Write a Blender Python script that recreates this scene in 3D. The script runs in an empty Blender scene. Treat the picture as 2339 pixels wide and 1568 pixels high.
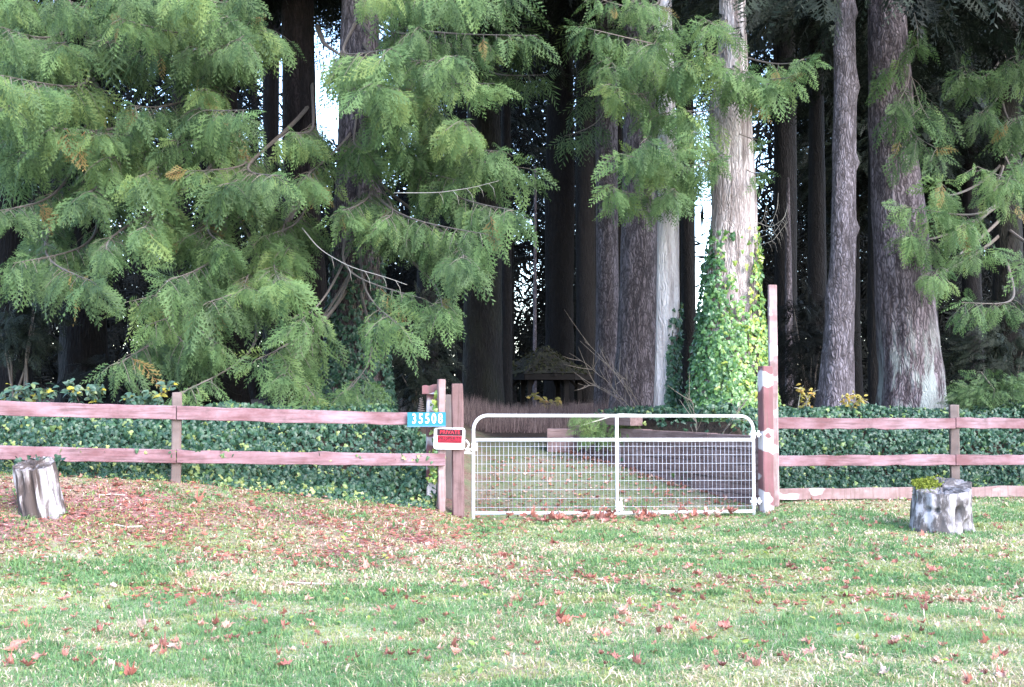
import bpy, math, random
import numpy as np
from mathutils import Vector, Matrix, noise as mnoise

rng = np.random.default_rng(7)
random.seed(7)
scene = bpy.context.scene
COL = scene.collection
PI = math.pi

# ------------------------------------------------------------------ camera, light, exposure
CAM_H, FPX, W0, H0, HORIZON = 1.6, 2600.0, 2339.0, 1568.0, 895.0
PITCH = math.atan((HORIZON - H0 / 2) / FPX)
cam_d = bpy.data.cameras.new('camera')
cam_d.sensor_width = 36.0
cam_d.lens = 36.0 * FPX / W0
cam_d.clip_start = 0.1
cam_d.clip_end = 2000
cam = bpy.data.objects.new('camera', cam_d)
COL.objects.link(cam)
cam.location = (0, 0, CAM_H)
cam.rotation_euler = (PI / 2 + PITCH, 0, 0)
scene.camera = cam

SUN_EL, SUN_AZ = math.radians(37), math.radians(142)      # azimuth clockwise from +Y: behind the camera, to its right
world = bpy.data.worlds.new('World')
scene.world = world
world.use_nodes = True
wn, wl = world.node_tree.nodes, world.node_tree.links
sky = wn.new('ShaderNodeTexSky')
sky.sky_type = 'NISHITA'
sky.sun_disc = False
sky.sun_elevation = SUN_EL
sky.sun_rotation = SUN_AZ
sky.dust_density = 1.2
sky.ozone_density = 2.0
sky.air_density = 1.0
wl.new(sky.outputs[0], wn['Background'].inputs[0])
wn['Background'].inputs[1].default_value = 0.15

sun_d = bpy.data.lights.new('sun', 'SUN')
sun_d.energy = 0.75
sun_d.angle = math.radians(40)
sun_d.color = (1.0, 0.99, 0.985)
sun = bpy.data.objects.new('sun', sun_d)
COL.objects.link(sun)
sd = Vector((math.sin(SUN_AZ) * math.cos(SUN_EL), math.cos(SUN_AZ) * math.cos(SUN_EL), math.sin(SUN_EL)))
sun.rotation_euler = (-sd).to_track_quat('-Z', 'Y').to_euler()
sun.location = sd * 40

scene.view_settings.view_transform = 'Standard'
scene.view_settings.look = 'None'
scene.view_settings.gamma = 1.0
scene.view_settings.use_curve_mapping = False
scene.view_settings.exposure = 2.95
scene.render.engine = 'CYCLES'
scene.cycles.max_bounces = 6
scene.cycles.diffuse_bounces = 3
scene.cycles.glossy_bounces = 2
scene.cycles.transmission_bounces = 3

# ------------------------------------------------------------------ helpers
CT, ST = math.cos(PITCH), math.sin(PITCH)


def at(px, py, Y):
    """world point at depth Y seen at reference position px, py"""
    a, b = (px - W0 / 2) / FPX, (H0 / 2 - py) / FPX
    k = Y / (CT - b * ST)
    return np.array([a * k, Y, CAM_H + (ST + b * CT) * k])


def tag(o, label=None, cat=None, group=None, kind=None):
    for k, v in (('label', label), ('category', cat), ('group', group), ('kind', kind)):
        if v:
            o[k] = v
    return o


def empty(name, loc=(0, 0, 0), rz=0.0, label=None, cat=None, group=None):
    o = bpy.data.objects.new(name, None)
    o.empty_display_size = 0.2
    COL.objects.link(o)
    o.location = loc
    o.rotation_euler = (0, 0, rz)
    return tag(o, label, cat, group)


def link(name, me, parent=None, **kw):
    o = bpy.data.objects.new(name, me)
    COL.objects.link(o)
    if parent is not None:
        o.parent = parent
    return tag(o, **kw)


def smooth(a, b, x):
    t = np.clip((np.asarray(x, float) - a) / (b - a), 0, 1)
    return t * t * (3 - 2 * t)


def hash2(i, j, s):
    h = (i * 374761393 + j * 668265263 + s * 974711) & 0x7fffffff
    h = ((h ^ (h >> 13)) * 1274126177) & 0x7fffffff
    return ((h ^ (h >> 16)) & 0xffff) / 65535.0


def vnoise(x, y, s=0):
    x, y = np.asarray(x, float), np.asarray(y, float)
    xi, yi = np.floor(x).astype(np.int64), np.floor(y).astype(np.int64)
    u, v = x - xi, y - yi
    u, v = u * u * (3 - 2 * u), v * v * (3 - 2 * v)
    return (hash2(xi, yi, s) * (1 - u) + hash2(xi + 1, yi, s) * u) * (1 - v) + (hash2(xi, yi + 1, s) * (1 - u) + hash2(xi + 1, yi + 1, s) * u) * v


def fbm(x, y, s=0, n=3):
    r, a, t = 0, 1.0, 0
    for k in range(n):
        r = r + a * vnoise(np.asarray(x) * 2 ** k, np.asarray(y) * 2 ** k, s + k * 17)
        t += a
        a *= 0.5
    return r / t


def unit(v):
    v = np.asarray(v, float)
    return v / np.maximum(np.linalg.norm(v, axis=-1, keepdims=True), 1e-9)


class MB:
    """collects triangles and quads, with point attributes tint and tip, into one mesh"""

    def __init__(s):
        s.v, s.f3, s.f4, s.n, s.tint, s.tip = [], [], [], 0, [], []

    def add(s, v, f, tint=0.5, tip=0.5):
        v = np.asarray(v, float).reshape(-1, 3)
        f = np.asarray(f, np.int64)
        (s.f3 if f.shape[1] == 3 else s.f4).append(f + s.n)
        s.v.append(v)
        s.tint.append(np.broadcast_to(np.asarray(tint, float), (len(v),)))
        s.tip.append(np.broadcast_to(np.asarray(tip, float), (len(v),)))
        s.n += len(v)

    def box(s, c, size, M=None, tint=0.5):
        x, y, z = np.asarray(size) / 2
        v = np.array([(a * x, b * y, d * z) for a in (-1, 1) for b in (-1, 1) for d in (-1, 1)])
        if M is not None:
            v = v @ np.asarray(M).T
        s.add(v + np.asarray(c), [(0, 1, 3, 2), (4, 6, 7, 5), (0, 4, 5, 1), (2, 3, 7, 6), (0, 2, 6, 4), (1, 5, 7, 3)], tint)

    def tube(s, pts, r, n=6, tint=0.5, cap=True):
        pts = np.asarray(pts, float)
        m = len(pts)
        r = np.broadcast_to(np.asarray(r, float), (m,))
        t = unit(np.gradient(pts, axis=0))
        ref = np.array([0.13, 0.31, 0.94]) if abs(t[:, 2]).mean() < 0.9 else np.array([1.0, 0.1, 0])
        a = unit(np.cross(t, ref))
        b = np.cross(t, a)
        an = np.arange(n) * 2 * PI / n
        v = pts[:, None] + r[:, None, None] * (a[:, None] * np.cos(an)[None, :, None] + b[:, None] * np.sin(an)[None, :, None])
        i, j = np.meshgrid(np.arange(m - 1), np.arange(n), indexing='ij')
        f = np.stack([i * n + j, i * n + (j + 1) % n, (i + 1) * n + (j + 1) % n, (i + 1) * n + j], -1).reshape(-1, 4)
        v = v.reshape(-1, 3)
        if cap:
            k = len(v)
            v = np.vstack([v, pts[:1], pts[-1:]])
            s.add(v, f, tint)
            s.n -= len(v)
            j = np.arange(n)
            t3 = np.vstack([np.stack([np.full(n, k), (j + 1) % n, j], -1), np.stack([np.full(n, k + 1), (m - 1) * n + j, (m - 1) * n + (j + 1) % n], -1)])
            s.f3.append(t3 + s.n)
            s.n += len(v)
        else:
            s.add(v, f, tint)

    def inst(s, tpl, pos, R, scale, tint):
        """many copies of a template (verts, tris, tip); R: (k,3,3) columns = axes"""
        tv, tf, tt = tpl
        k = len(pos)
        if not k:
            return
        v = np.einsum('kij,nj->kni', R, tv) * np.asarray(scale).reshape(-1, 1, 1) + pos[:, None]
        f = (tf[None] + (np.arange(k) * len(tv))[:, None, None]).reshape(-1, tf.shape[1])
        s.add(v.reshape(-1, 3), f, np.repeat(np.broadcast_to(tint, (k,)), len(tv)), np.tile(tt, k))

    def mesh(s, name, mat, smooth_=False):
        me = bpy.data.meshes.new(name)
        v = np.vstack(s.v)
        f3 = np.vstack(s.f3) if s.f3 else np.zeros((0, 3), np.int64)
        f4 = np.vstack(s.f4) if s.f4 else np.zeros((0, 4), np.int64)
        me.vertices.add(len(v))
        me.vertices.foreach_set('co', v.astype(np.float32).ravel())
        idx = np.concatenate([f3.ravel(), f4.ravel()]).astype(np.int32)
        me.loops.add(len(idx))
        me.loops.foreach_set('vertex_index', idx)
        st = np.concatenate([np.arange(len(f3)) * 3, len(f3) * 3 + np.arange(len(f4)) * 4]).astype(np.int32)
        me.polygons.add(len(st))
        me.polygons.foreach_set('loop_start', st)
        me.polygons.foreach_set('use_smooth', np.full(len(st), smooth_))
        for nm, a in (('tint', s.tint), ('tip', s.tip)):
            at_ = me.attributes.new(nm, 'FLOAT', 'POINT')
            at_.data.foreach_set('value', np.concatenate(a).astype(np.float32))
        me.update(calc_edges=True)
        me.validate()
        me.materials.append(mat)
        return me

    def build(s, name, mat, parent=None, smooth_=False, **kw):
        return link(name, s.mesh(name, mat, smooth_), parent, **kw)


def frames(d, nrm):
    """(k,3,3) with local y along d and local z towards nrm"""
    d = unit(d)
    x = unit(np.cross(d, nrm))
    z = np.cross(x, d)
    return np.stack([x, d, z], -1)


# ------------------------------------------------------------------ materials
def nt(name):
    m = bpy.data.materials.new(name)
    m.use_nodes = True
    return m, m.node_tree.nodes, m.node_tree.links, m.node_tree.nodes['Principled BSDF']


def node(n, t, **kw):
    x = n.new(t)
    for k, v in kw.items():
        setattr(x, k, v)
    return x


def ramp(n, l, fac, stops):
    r = n.new('ShaderNodeValToRGB')
    e = r.color_ramp.elements
    while len(e) < len(stops):
        e.new(0.5)
    for q, (p, c) in zip(e, stops):
        q.position = p
        q.color = (*c, 1) if len(c) == 3 else c
    l.new(fac, r.inputs[0])
    return r


def tex(n, l, scale, detail=4, map_scale=(1, 1, 1), kind='ShaderNodeTexNoise', coord='Object', rough=0.6):
    tc = n.new('ShaderNodeTexCoord')
    mp = n.new('ShaderNodeMapping')
    mp.inputs['Scale'].default_value = map_scale
    l.new(tc.outputs[coord], mp.inputs[0])
    x = n.new(kind)
    x.inputs['Scale'].default_value = scale
    if kind == 'ShaderNodeTexNoise':
        x.inputs['Detail'].default_value = detail
        x.inputs['Roughness'].default_value = rough
    l.new(mp.outputs[0], x.inputs['Vector'])
    return x


def mix(n, l, fac, a, b, mode='MIX'):
    m = n.new('ShaderNodeMix')
    m.data_type = 'RGBA'
    m.blend_type = mode
    for i, x in ((0, fac), (6, a), (7, b)):
        if hasattr(x, 'is_output'):
            l.new(x, m.inputs[i])
        else:
            m.inputs[i].default_value = x if i == 0 else (*x, 1)
    return m.outputs[2]


def bump(n, l, h, b, strength=0.5, dist=0.02):
    k = n.new('ShaderNodeBump')
    k.inputs['Strength'].default_value = strength
    k.inputs['Distance'].default_value = dist
    l.new(h, k.inputs['Height'])
    l.new(k.outputs[0], b.inputs['Normal'])


def leaf_mat(name, stops, rough=0.5, trans=0.3, spec=0.4, tipcol=None, tipfac=0.4):
    m, n, l, b = nt(name)
    a = node(n, 'ShaderNodeAttribute', attribute_name='tint')
    r = ramp(n, l, a.outputs['Fac'], stops)
    c = r.outputs[0]
    if tipcol:
        t = node(n, 'ShaderNodeAttribute', attribute_name='tip')
        k = node(n, 'ShaderNodeMath', operation='MULTIPLY')
        l.new(t.outputs['Fac'], k.inputs[0])
        k.inputs[1].default_value = tipfac
        c = mix(n, l, k.outputs[0], c, tipcol)
    l.new(c, b.inputs['Base Color'])
    b.inputs['Roughness'].default_value = rough
    b.inputs['Specular IOR Level'].default_value = spec
    tr = n.new('ShaderNodeBsdfTranslucent')
    l.new(c, tr.inputs[0])
    ms = n.new('ShaderNodeMixShader')
    ms.inputs[0].default_value = trans
    l.new(b.outputs[0], ms.inputs[1])
    l.new(tr.outputs[0], ms.inputs[2])
    l.new(ms.outputs[0], n['Material Output'].inputs[0])
    return m


def bark_mat(name, dark, mid, light, scale=9, stretch=0.12, moss=None, lichen=None, rough=0.9, fiss=0.85):
    m, n, l, b = nt(name)
    t1 = tex(n, l, scale, 6, (1, 1, stretch), rough=0.7)
    t2 = tex(n, l, scale * 2.6, 4, (1, 1, stretch * 0.8))
    t3 = tex(n, l, 1.1, 3, (1, 1, 0.5))
    tw = tex(n, l, 3.0, 3, (1, 1, 0.6))
    tc = n.new('ShaderNodeTexCoord')
    va = node(n, 'ShaderNodeVectorMath', operation='MULTIPLY_ADD')
    l.new(tw.outputs['Color'], va.inputs[0])
    va.inputs[1].default_value = (0.30, 0.30, 0.9)
    l.new(tc.outputs['Object'], va.inputs[2])
    mp2 = n.new('ShaderNodeMapping')
    mp2.inputs['Scale'].default_value = (scale * 1.9, scale * 1.9, scale * stretch * 1.5)
    l.new(va.outputs[0], mp2.inputs[0])
    vo = n.new('ShaderNodeTexVoronoi')
    vo.feature = 'DISTANCE_TO_EDGE'
    vo.inputs['Scale'].default_value = 1.0
    l.new(mp2.outputs[0], vo.inputs['Vector'])
    r = ramp(n, l, t1.outputs[0], [(0.38, dark), (0.5, mid), (0.6, light)])
    c = mix(n, l, 0.3, r.outputs[0], ramp(n, l, t2.outputs[0], [(0.35, dark), (0.65, light)]).outputs[0])
    c = mix(n, l, 0.55, c, ramp(n, l, t3.outputs[0], [(0.3, (0.55, 0.52, 0.5)), (0.7, (1, 1, 1))]).outputs[0], 'MULTIPLY')
    c = mix(n, l, ramp(n, l, vo.outputs['Distance'], [(0.0, (fiss, fiss, fiss)), (0.2, (0, 0, 0))]).outputs[0], c, tuple(x * 0.8 for x in dark))
    if moss:
        t4 = tex(n, l, 2.3, 5, (1, 1, 0.4))
        c = mix(n, l, ramp(n, l, t4.outputs[0], [(0.45, (0, 0, 0)), (0.62, (0.75, 0.75, 0.75))]).outputs[0], c, moss)
    if lichen:
        geo = n.new('ShaderNodeTexCoord')
        sx = n.new('ShaderNodeSeparateXYZ')
        l.new(geo.outputs['Object'], sx.inputs[0])
        hz_ = node(n, 'ShaderNodeMath', operation='MULTIPLY')
        l.new(sx.outputs[2], hz_.inputs[0])
        hz_.inputs[1].default_value = 0.48
        low = ramp(n, l, hz_.outputs[0], [(0.3, (1, 1, 1)), (1.0, (0, 0, 0))])
        t5 = tex(n, l, 3.2, 6, (1.6, 1.6, 0.35), rough=0.7)
        k = mix(n, l, 1.0, ramp(n, l, t5.outputs[0], [(0.47, (0, 0, 0)), (0.56, (1, 1, 1))]).outputs[0], low.outputs[0], 'MULTIPLY')
        c = mix(n, l, k, c, lichen)
    l.new(c, b.inputs['Base Color'])
    b.inputs['Roughness'].default_value = rough
    b.inputs['Specular IOR Level'].default_value = 0.2
    bump(n, l, vo.outputs['Distance'], b, 0.9, 0.05)
    return m


def wood_mat(name, base, pale, white=None, whitefac=0.6, dirt=(0.12, 0.08, 0.07), axis=0, coord='Object'):
    m, n, l, b = nt(name)
    s = [14, 14, 14]
    s[axis] = 1.0
    oi = n.new('ShaderNodeObjectInfo')
    t1 = tex(n, l, 2.0, 6, tuple(s), rough=0.7, coord=coord)
    t2 = tex(n, l, 1.7, 5, (1, 1, 2), rough=0.65, coord=coord)
    t3 = tex(n, l, 5.0, 5, (1, 1, 1), rough=0.7, coord=coord)
    c = mix(n, l, ramp(n, l, t2.outputs[0], [(0.36, (0, 0, 0)), (0.66, (1, 1, 1))]).outputs[0], base, pale)
    c = mix(n, l, ramp(n, l, t1.outputs[0], [(0.34, (0.75, 0.75, 0.75)), (0.52, (0, 0, 0))]).outputs[0], c, dirt)
    c = mix(n, l, ramp(n, l, t3.outputs[0], [(0.3, (0.5, 0.5, 0.5)), (0.45, (0, 0, 0))]).outputs[0], c, dirt)
    if white:
        t4 = tex(n, l, 3.0, 2, (1, 1, 1.6), rough=0.4, coord=coord)
        c = mix(n, l, ramp(n, l, t4.outputs[0], [(whitefac - 0.02, (0, 0, 0)), (whitefac + 0.02, (1, 1, 1))]).outputs[0], c, white)
    for mp in [q for q in n if q.bl_idname == 'ShaderNodeMapping']:
        l.new(oi.outputs['Location'], mp.inputs['Location'])
    l.new(c, b.inputs['Base Color'])
    b.inputs['Roughness'].default_value = 0.8
    b.inputs['Specular IOR Level'].default_value = 0.25
    bump(n, l, t1.outputs[0], b, 0.4, 0.01)
    return m


def plain(name, c, rough=0.6, metal=0.0, var=0.15, scale=20, spec=0.4):
    m, n, l, b = nt(name)
    t = tex(n, l, scale, 4)
    d = tuple(x * (1 - var * 2) for x in c)
    l.new(ramp(n, l, t.outputs[0], [(0.3, d), (0.6, c)]).outputs[0], b.inputs['Base Color'])
    b.inputs['Roughness'].default_value = rough
    b.inputs['Metallic'].default_value = metal
    b.inputs['Specular IOR Level'].default_value = spec
    return m


M = {}
G0 = [(0.0, (0.018, 0.038, 0.021)), (0.35, (0.047, 0.091, 0.040)), (0.75, (0.087, 0.148, 0.053)), (0.95, (0.145, 0.192, 0.062)), (1.0, (0.20, 0.10, 0.04))]
M['cedar'] = leaf_mat('cedar_leaf', G0, 0.6, 0.34, 0.25, (0.175, 0.27, 0.09), 0.55)
M['cedar_shaded'] = leaf_mat('shaded_cedar_leaf', [(0, (0.0046, 0.0072, 0.0054)), (0.6, (0.0105, 0.0164, 0.0109)), (1, (0.0197, 0.0282, 0.0170))], 0.6, 0.2, 0.25)  # cedar green darkened: shade under the canopy is put into the colour
M['deep_shade_leaf'] = leaf_mat('deep_shade_leaf', [(0, (0.0020, 0.0025, 0.0026)), (0.6, (0.0034, 0.0044, 0.0041)), (1, (0.0064, 0.0079, 0.0066))], 0.7, 0.15, 0.15)  # leaf colour taken near black to paint the shade of the deep wood
M['ivy'] = leaf_mat('ivy_leaf', [(0, (0.0146, 0.0405, 0.0275)), (0.5, (0.0275, 0.0688, 0.0405)), (0.8, (0.0486, 0.1053, 0.0486)), (0.92, (0.1296, 0.1944, 0.0567)), (1.0, (0.3402, 0.3402, 0.1296))], 0.42, 0.15, 0.4)
M['ivy_lit'] = leaf_mat('sunny_ivy_leaf', [(0, (0.022, 0.065, 0.03)), (0.35, (0.05, 0.125, 0.045)), (0.7, (0.11, 0.21, 0.05)), (1.0, (0.29, 0.33, 0.065))], 0.34, 0.2, 0.55)  # yellow-green ivy, its tone lifted to paint in sunlight
M['bramble'] = leaf_mat('bramble_leaf', [(0, (0.0350, 0.0700, 0.0525)), (0.7, (0.0630, 0.1190, 0.0700)), (0.9, (0.2800, 0.2520, 0.0420)), (1, (0.3500, 0.2800, 0.0350))], 0.45, 0.2, 0.4)
M['clover'] = leaf_mat('clover_leaf', [(0, (0.05, 0.12, 0.05)), (0.5, (0.11, 0.20, 0.06)), (0.8, (0.22, 0.27, 0.05)), (1, (0.32, 0.32, 0.08))], 0.55, 0.25, 0.35)
M['yellow'] = leaf_mat('yellow_leaf', [(0, (0.16, 0.16, 0.05)), (0.6, (0.34, 0.27, 0.06)), (1, (0.34, 0.18, 0.05))], 0.6, 0.35, 0.3)
M['grass'] = leaf_mat('grass_blade', [(0, (0.088, 0.185, 0.078)), (0.33, (0.165, 0.285, 0.112)), (0.5, (0.2804, 0.3100, 0.1038)), (0.6, (0.3882, 0.3400, 0.1888)), (0.8, (0.6048, 0.4750, 0.3515)), (1, (0.8424, 0.6700, 0.5415))], 0.6, 0.42, 0.3)
M['dry'] = leaf_mat('dry_grass', [(0, (0.0894, 0.0624, 0.0588)), (0.6, (0.1625, 0.1123, 0.1092)), (1, (0.3250, 0.2340, 0.2184))], 0.8, 0.25, 0.2)
M['needle'] = leaf_mat('needle_litter', [(0, (0.0630, 0.0297, 0.0264)), (0.35, (0.2520, 0.0720, 0.0528)), (0.7, (0.3990, 0.1305, 0.1012)), (0.88, (0.4620, 0.2520, 0.2244)), (1, (0.5775, 0.4050, 0.3784))], 0.8, 0.1, 0.2)
M['twig'] = plain('pale_twig', (0.42, 0.38, 0.34), 0.8)
M['grey_twig'] = plain('grey_twig', (0.27, 0.245, 0.22), 0.8)
M['dry_twig'] = plain('dry_twig', (0.17, 0.14, 0.12), 0.8)
M['wood'] = plain('branch_wood', (0.12, 0.10, 0.088), 0.85)
M['bark'] = bark_mat('grey_brown_bark', (0.0258, 0.0215, 0.0247), (0.1242, 0.1043, 0.1164), (0.1987, 0.1717, 0.1947), 11, 0.2)
M['bark_fir'] = bark_mat('fir_bark', (0.0293, 0.0213, 0.0243), (0.1517, 0.1215, 0.1357), (0.2447, 0.2046, 0.2296), 11, 0.2, lichen=(0.2430, 0.2610, 0.2530))
M['bark_pale'] = bark_mat('pale_cedar_bark', (0.12, 0.09, 0.085), (0.40, 0.345, 0.345), (0.58, 0.53, 0.54), 12, 0.06, fiss=0.5)
M['bark_white_lit'] = bark_mat('smooth_lit_bark', (0.30, 0.26, 0.26), (0.56, 0.51, 0.52), (0.70, 0.66, 0.68), 9, 0.08, fiss=0.25)  # smooth pale bark, whitened further to stand in for light on the trunk
M['bark_alder'] = bark_mat('pale_ridged_bark', (0.0420, 0.0343, 0.0384), (0.1606, 0.1381, 0.1597), (0.2677, 0.2380, 0.2817), 13, 0.25)
M['bark_shaded'] = bark_mat('shaded_bark', (0.0030, 0.0025, 0.0031), (0.0069, 0.0059, 0.0064), (0.0108, 0.0093, 0.0097), 8, 0.12)  # shaded copy of the bark, the gloom of the wood painted in
M['bark_mossy'] = bark_mat('mossy_bark', (0.0057, 0.0049, 0.0048), (0.0143, 0.0123, 0.0119), (0.0218, 0.0189, 0.0173), 8, 0.12, moss=(0.0138, 0.0138, 0.0095))  # moss and bark tones both lowered, shade of the wood painted in
M['bark_red'] = bark_mat('red_bark', (0.0057, 0.0046, 0.0051), (0.0149, 0.0115, 0.0125), (0.0253, 0.0189, 0.0202), 9, 0.07)  # reddish bark darkened to paint the shade lying on this trunk
M['fence'] = wood_mat('faded_red_boards', (0.1339, 0.0612, 0.0678), (0.2678, 0.1714, 0.1993), None, dirt=(0.0734, 0.0408, 0.0424))
M['post'] = wood_mat('faded_red_post', (0.1722, 0.0984, 0.0984), (0.2788, 0.2050, 0.2050), (0.3936, 0.3362, 0.3444), 0.62, axis=2)
M['pale_post'] = wood_mat('pale_weathered_post', (0.2000, 0.1200, 0.1240), (0.3360, 0.2640, 0.2720), (0.4160, 0.3680, 0.3680), 0.58, axis=2)
M['old_post'] = wood_mat('peeling_red_post', (0.1360, 0.0560, 0.0624), (0.1840, 0.0840, 0.0944), (0.4640, 0.4160, 0.4320), 0.55, axis=2)
M['cut_post'] = wood_mat('weathered_post', (0.0960, 0.0720, 0.0680), (0.1680, 0.1280, 0.1240), None, axis=2)
M['brown_post'] = wood_mat('brown_stained_post', (0.1120, 0.0600, 0.0576), (0.1600, 0.1000, 0.1000), None, dirt=(0.0720, 0.0400, 0.0384), axis=2)
M['dark_side'] = wood_mat('grey_board', (0.0800, 0.0656, 0.0640), (0.1200, 0.1000, 0.1000), None, axis=2)
M['timber'] = wood_mat('retaining_timber', (0.1421, 0.0903, 0.0865), (0.2274, 0.1567, 0.1557), None, dirt=(0.0639, 0.0376, 0.0346), axis=0)
M['gate'] = plain('galvanised_white', (0.66, 0.66, 0.69), 0.4, 0.0, 0.06, 14)
M['wire'] = plain('galvanised_wire', (0.42, 0.43, 0.50), 0.45, 0.3, 0.05, 30)
M['sign_teal'] = plain('teal_sign', (0.010, 0.125, 0.165), 0.5, 0, 0.05, 6, spec=0.2)
M['sign_blue'] = plain('blue_edge', (0.06, 0.16, 0.55), 0.5, 0, 0.05)
M['white'] = plain('white_sign', (0.62, 0.62, 0.63), 0.5, 0, 0.03, 6)
M['sign_red'] = plain('red_print', (0.3060, 0.0068, 0.0255), 0.5, 0, 0.05, spec=0.2)
M['sign_red2'] = plain('red_letters', (0.42, 0.02, 0.04), 0.5, 0, 0.05, spec=0.2)
M['sign_black'] = plain('black_print', (0.022, 0.006, 0.012), 0.5, 0, 0.05, spec=0.2)
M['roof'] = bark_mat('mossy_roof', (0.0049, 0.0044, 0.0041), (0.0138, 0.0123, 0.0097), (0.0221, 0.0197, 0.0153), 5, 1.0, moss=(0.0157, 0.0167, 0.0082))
M['moss'] = leaf_mat('moss', [(0, (0.0131, 0.0144, 0.0082)), (1, (0.0276, 0.0289, 0.0150))], 0.9, 0.1, 0.1)
M['moss_bright'] = leaf_mat('bright_moss', [(0, (0.0992, 0.1302, 0.0186)), (1, (0.1860, 0.2046, 0.0372))], 0.9, 0.1, 0.1)
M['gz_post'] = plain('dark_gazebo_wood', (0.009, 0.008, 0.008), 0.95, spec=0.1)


def stump_mat(name, dark, mid, light, st=0.17):
    m, n, l, b = nt(name)
    t1 = tex(n, l, 7.5, 6, (1, 1, st), rough=0.62)
    t2 = tex(n, l, 16, 4, (1, 1, 0.5))
    a = node(n, 'ShaderNodeAttribute', attribute_name='tip')
    c = ramp(n, l, t1.outputs[0], [(0.46, dark), (0.51, mid), (0.56, light)]).outputs[0]
    c = mix(n, l, ramp(n, l, t2.outputs[0], [(0.3, (0.7, 0.7, 0.7)), (0.5, (0, 0, 0))]).outputs[0], c, dark)
    c = mix(n, l, a.outputs['Fac'], c, tuple(x * 0.9 for x in dark))
    l.new(c, b.inputs['Base Color'])
    b.inputs['Roughness'].default_value = 0.9
    b.inputs['Specular IOR Level'].default_value = 0.2
    bump(n, l, t1.outputs[0], b, 0.8, 0.03)
    return m


M['stump'] = stump_mat('weathered_stump', (0.06, 0.046, 0.043), (0.15, 0.12, 0.118), (0.38, 0.35, 0.365))
M['stump_grey'] = stump_mat('grey_weathered_stump', (0.075, 0.066, 0.068), (0.19, 0.17, 0.178), (0.33, 0.31, 0.335), 0.5)


def leaf_litter_mat():
    m, n, l, b = nt('fallen_maple_leaf')
    oi = n.new('ShaderNodeObjectInfo')
    r = ramp(n, l, oi.outputs['Random'], [(0.0, (0.13, 0.05, 0.04)), (0.35, (0.33, 0.115, 0.09)), (0.7, (0.42, 0.19, 0.15)), (0.9, (0.46, 0.29, 0.24)), (1.0, (0.54, 0.39, 0.35))])
    a = node(n, 'ShaderNodeAttribute', attribute_name='tint')
    t = tex(n, l, 9.0, 3)
    c = mix(n, l, 0.5, r.outputs[0], ramp(n, l, t.outputs[0], [(0.35, (0.5, 0.42, 0.4)), (0.65, (1.25, 1.2, 1.15))]).outputs[0], 'MULTIPLY')
    l.new(c, b.inputs['Base Color'])
    b.inputs['Roughness'].default_value = 0.5
    tr = n.new('ShaderNodeBsdfTranslucent')
    l.new(c, tr.inputs[0])
    ms = n.new('ShaderNodeMixShader')
    ms.inputs[0].default_value = 0.15
    l.new(b.outputs[0], ms.inputs[1])
    l.new(tr.outputs[0], ms.inputs[2])
    l.new(ms.outputs[0], n['Material Output'].inputs[0])
    return m


M['maple'] = leaf_litter_mat()
M['maple_stuff'] = leaf_mat('maple_litter', [(0, (0.16, 0.06, 0.045)), (0.4, (0.30, 0.115, 0.085)), (0.8, (0.38, 0.18, 0.14)), (1, (0.52, 0.36, 0.31))], 0.55, 0.15, 0.3)


def ground_mat():
    m, n, l, b = nt('ground_cover')
    lit = node(n, 'ShaderNodeAttribute', attribute_name='tint')      # needle litter share
    forest = node(n, 'ShaderNodeAttribute', attribute_name='tip')    # forest floor share
    t1 = tex(n, l, 1.3, 6, rough=0.65)
    t2 = tex(n, l, 9.0, 5, rough=0.7)
    t3 = tex(n, l, 38.0, 4, rough=0.7)
    green = ramp(n, l, t2.outputs[0], [(0.3, (0.11, 0.17, 0.08)), (0.5, (0.19, 0.26, 0.12)), (0.7, (0.31, 0.31, 0.20))]).outputs[0]
    straw = ramp(n, l, t3.outputs[0], [(0.3, (0.24, 0.19, 0.14)), (0.7, (0.56, 0.49, 0.39))]).outputs[0]
    litc = ramp(n, l, t3.outputs[0], [(0.3, (0.08, 0.06, 0.052)), (0.5, (0.26, 0.125, 0.11)), (0.62, (0.37, 0.215, 0.195)), (0.75, (0.16, 0.17, 0.07))]).outputs[0]
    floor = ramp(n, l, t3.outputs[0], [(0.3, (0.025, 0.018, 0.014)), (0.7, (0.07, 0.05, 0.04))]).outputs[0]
    c = mix(n, l, ramp(n, l, t1.outputs[0], [(0.42, (0, 0, 0)), (0.66, (0.8, 0.8, 0.8))]).outputs[0], green, straw)
    ad = node(n, 'ShaderNodeMath', operation='MULTIPLY_ADD')
    l.new(t2.outputs[0], ad.inputs[0])
    ad.inputs[1].default_value = 0.9
    l.new(lit.outputs['Fac'], ad.inputs[2])
    c = mix(n, l, ramp(n, l, ad.outputs[0], [(0.62, (0, 0, 0)), (0.92, (1, 1, 1))]).outputs[0], c, litc)
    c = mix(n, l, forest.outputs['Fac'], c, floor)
    l.new(c, b.inputs['Base Color'])
    b.inputs['Roughness'].default_value = 0.95
    b.inputs['Specular IOR Level'].default_value = 0.15
    bump(n, l, t3.outputs[0], b, 0.7, 0.03)
    return m


M['ground'] = ground_mat()

# ------------------------------------------------------------------ terrain
FX = np.array([-30, -9, -5.85, -3.98, -0.89, -0.53, 3.27, 3.6, 7.5, 30])
FY = np.array([9.0, 12.1, 13.0, 13.5, 14.5, 14.62, 15.2, 15.75, 16.25, 17.5])
BX = np.array([-30, -9, -5.85, -3.98, -2.4, -0.89, -0.5, 3.2, 3.45, 4.0, 9, 30])
BZ = np.array([0.9, 0.8, 0.675, 0.546, 0.30, 0.094, -0.04, -0.03, 0.06, 0.12, 0.13, 0.2])
WA, WB = np.array([3.5, 15.55]), np.array([1.05, 19.7])     # retaining wall line


def fence_y(x):
    return np.interp(x, FX, FY)


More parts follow.
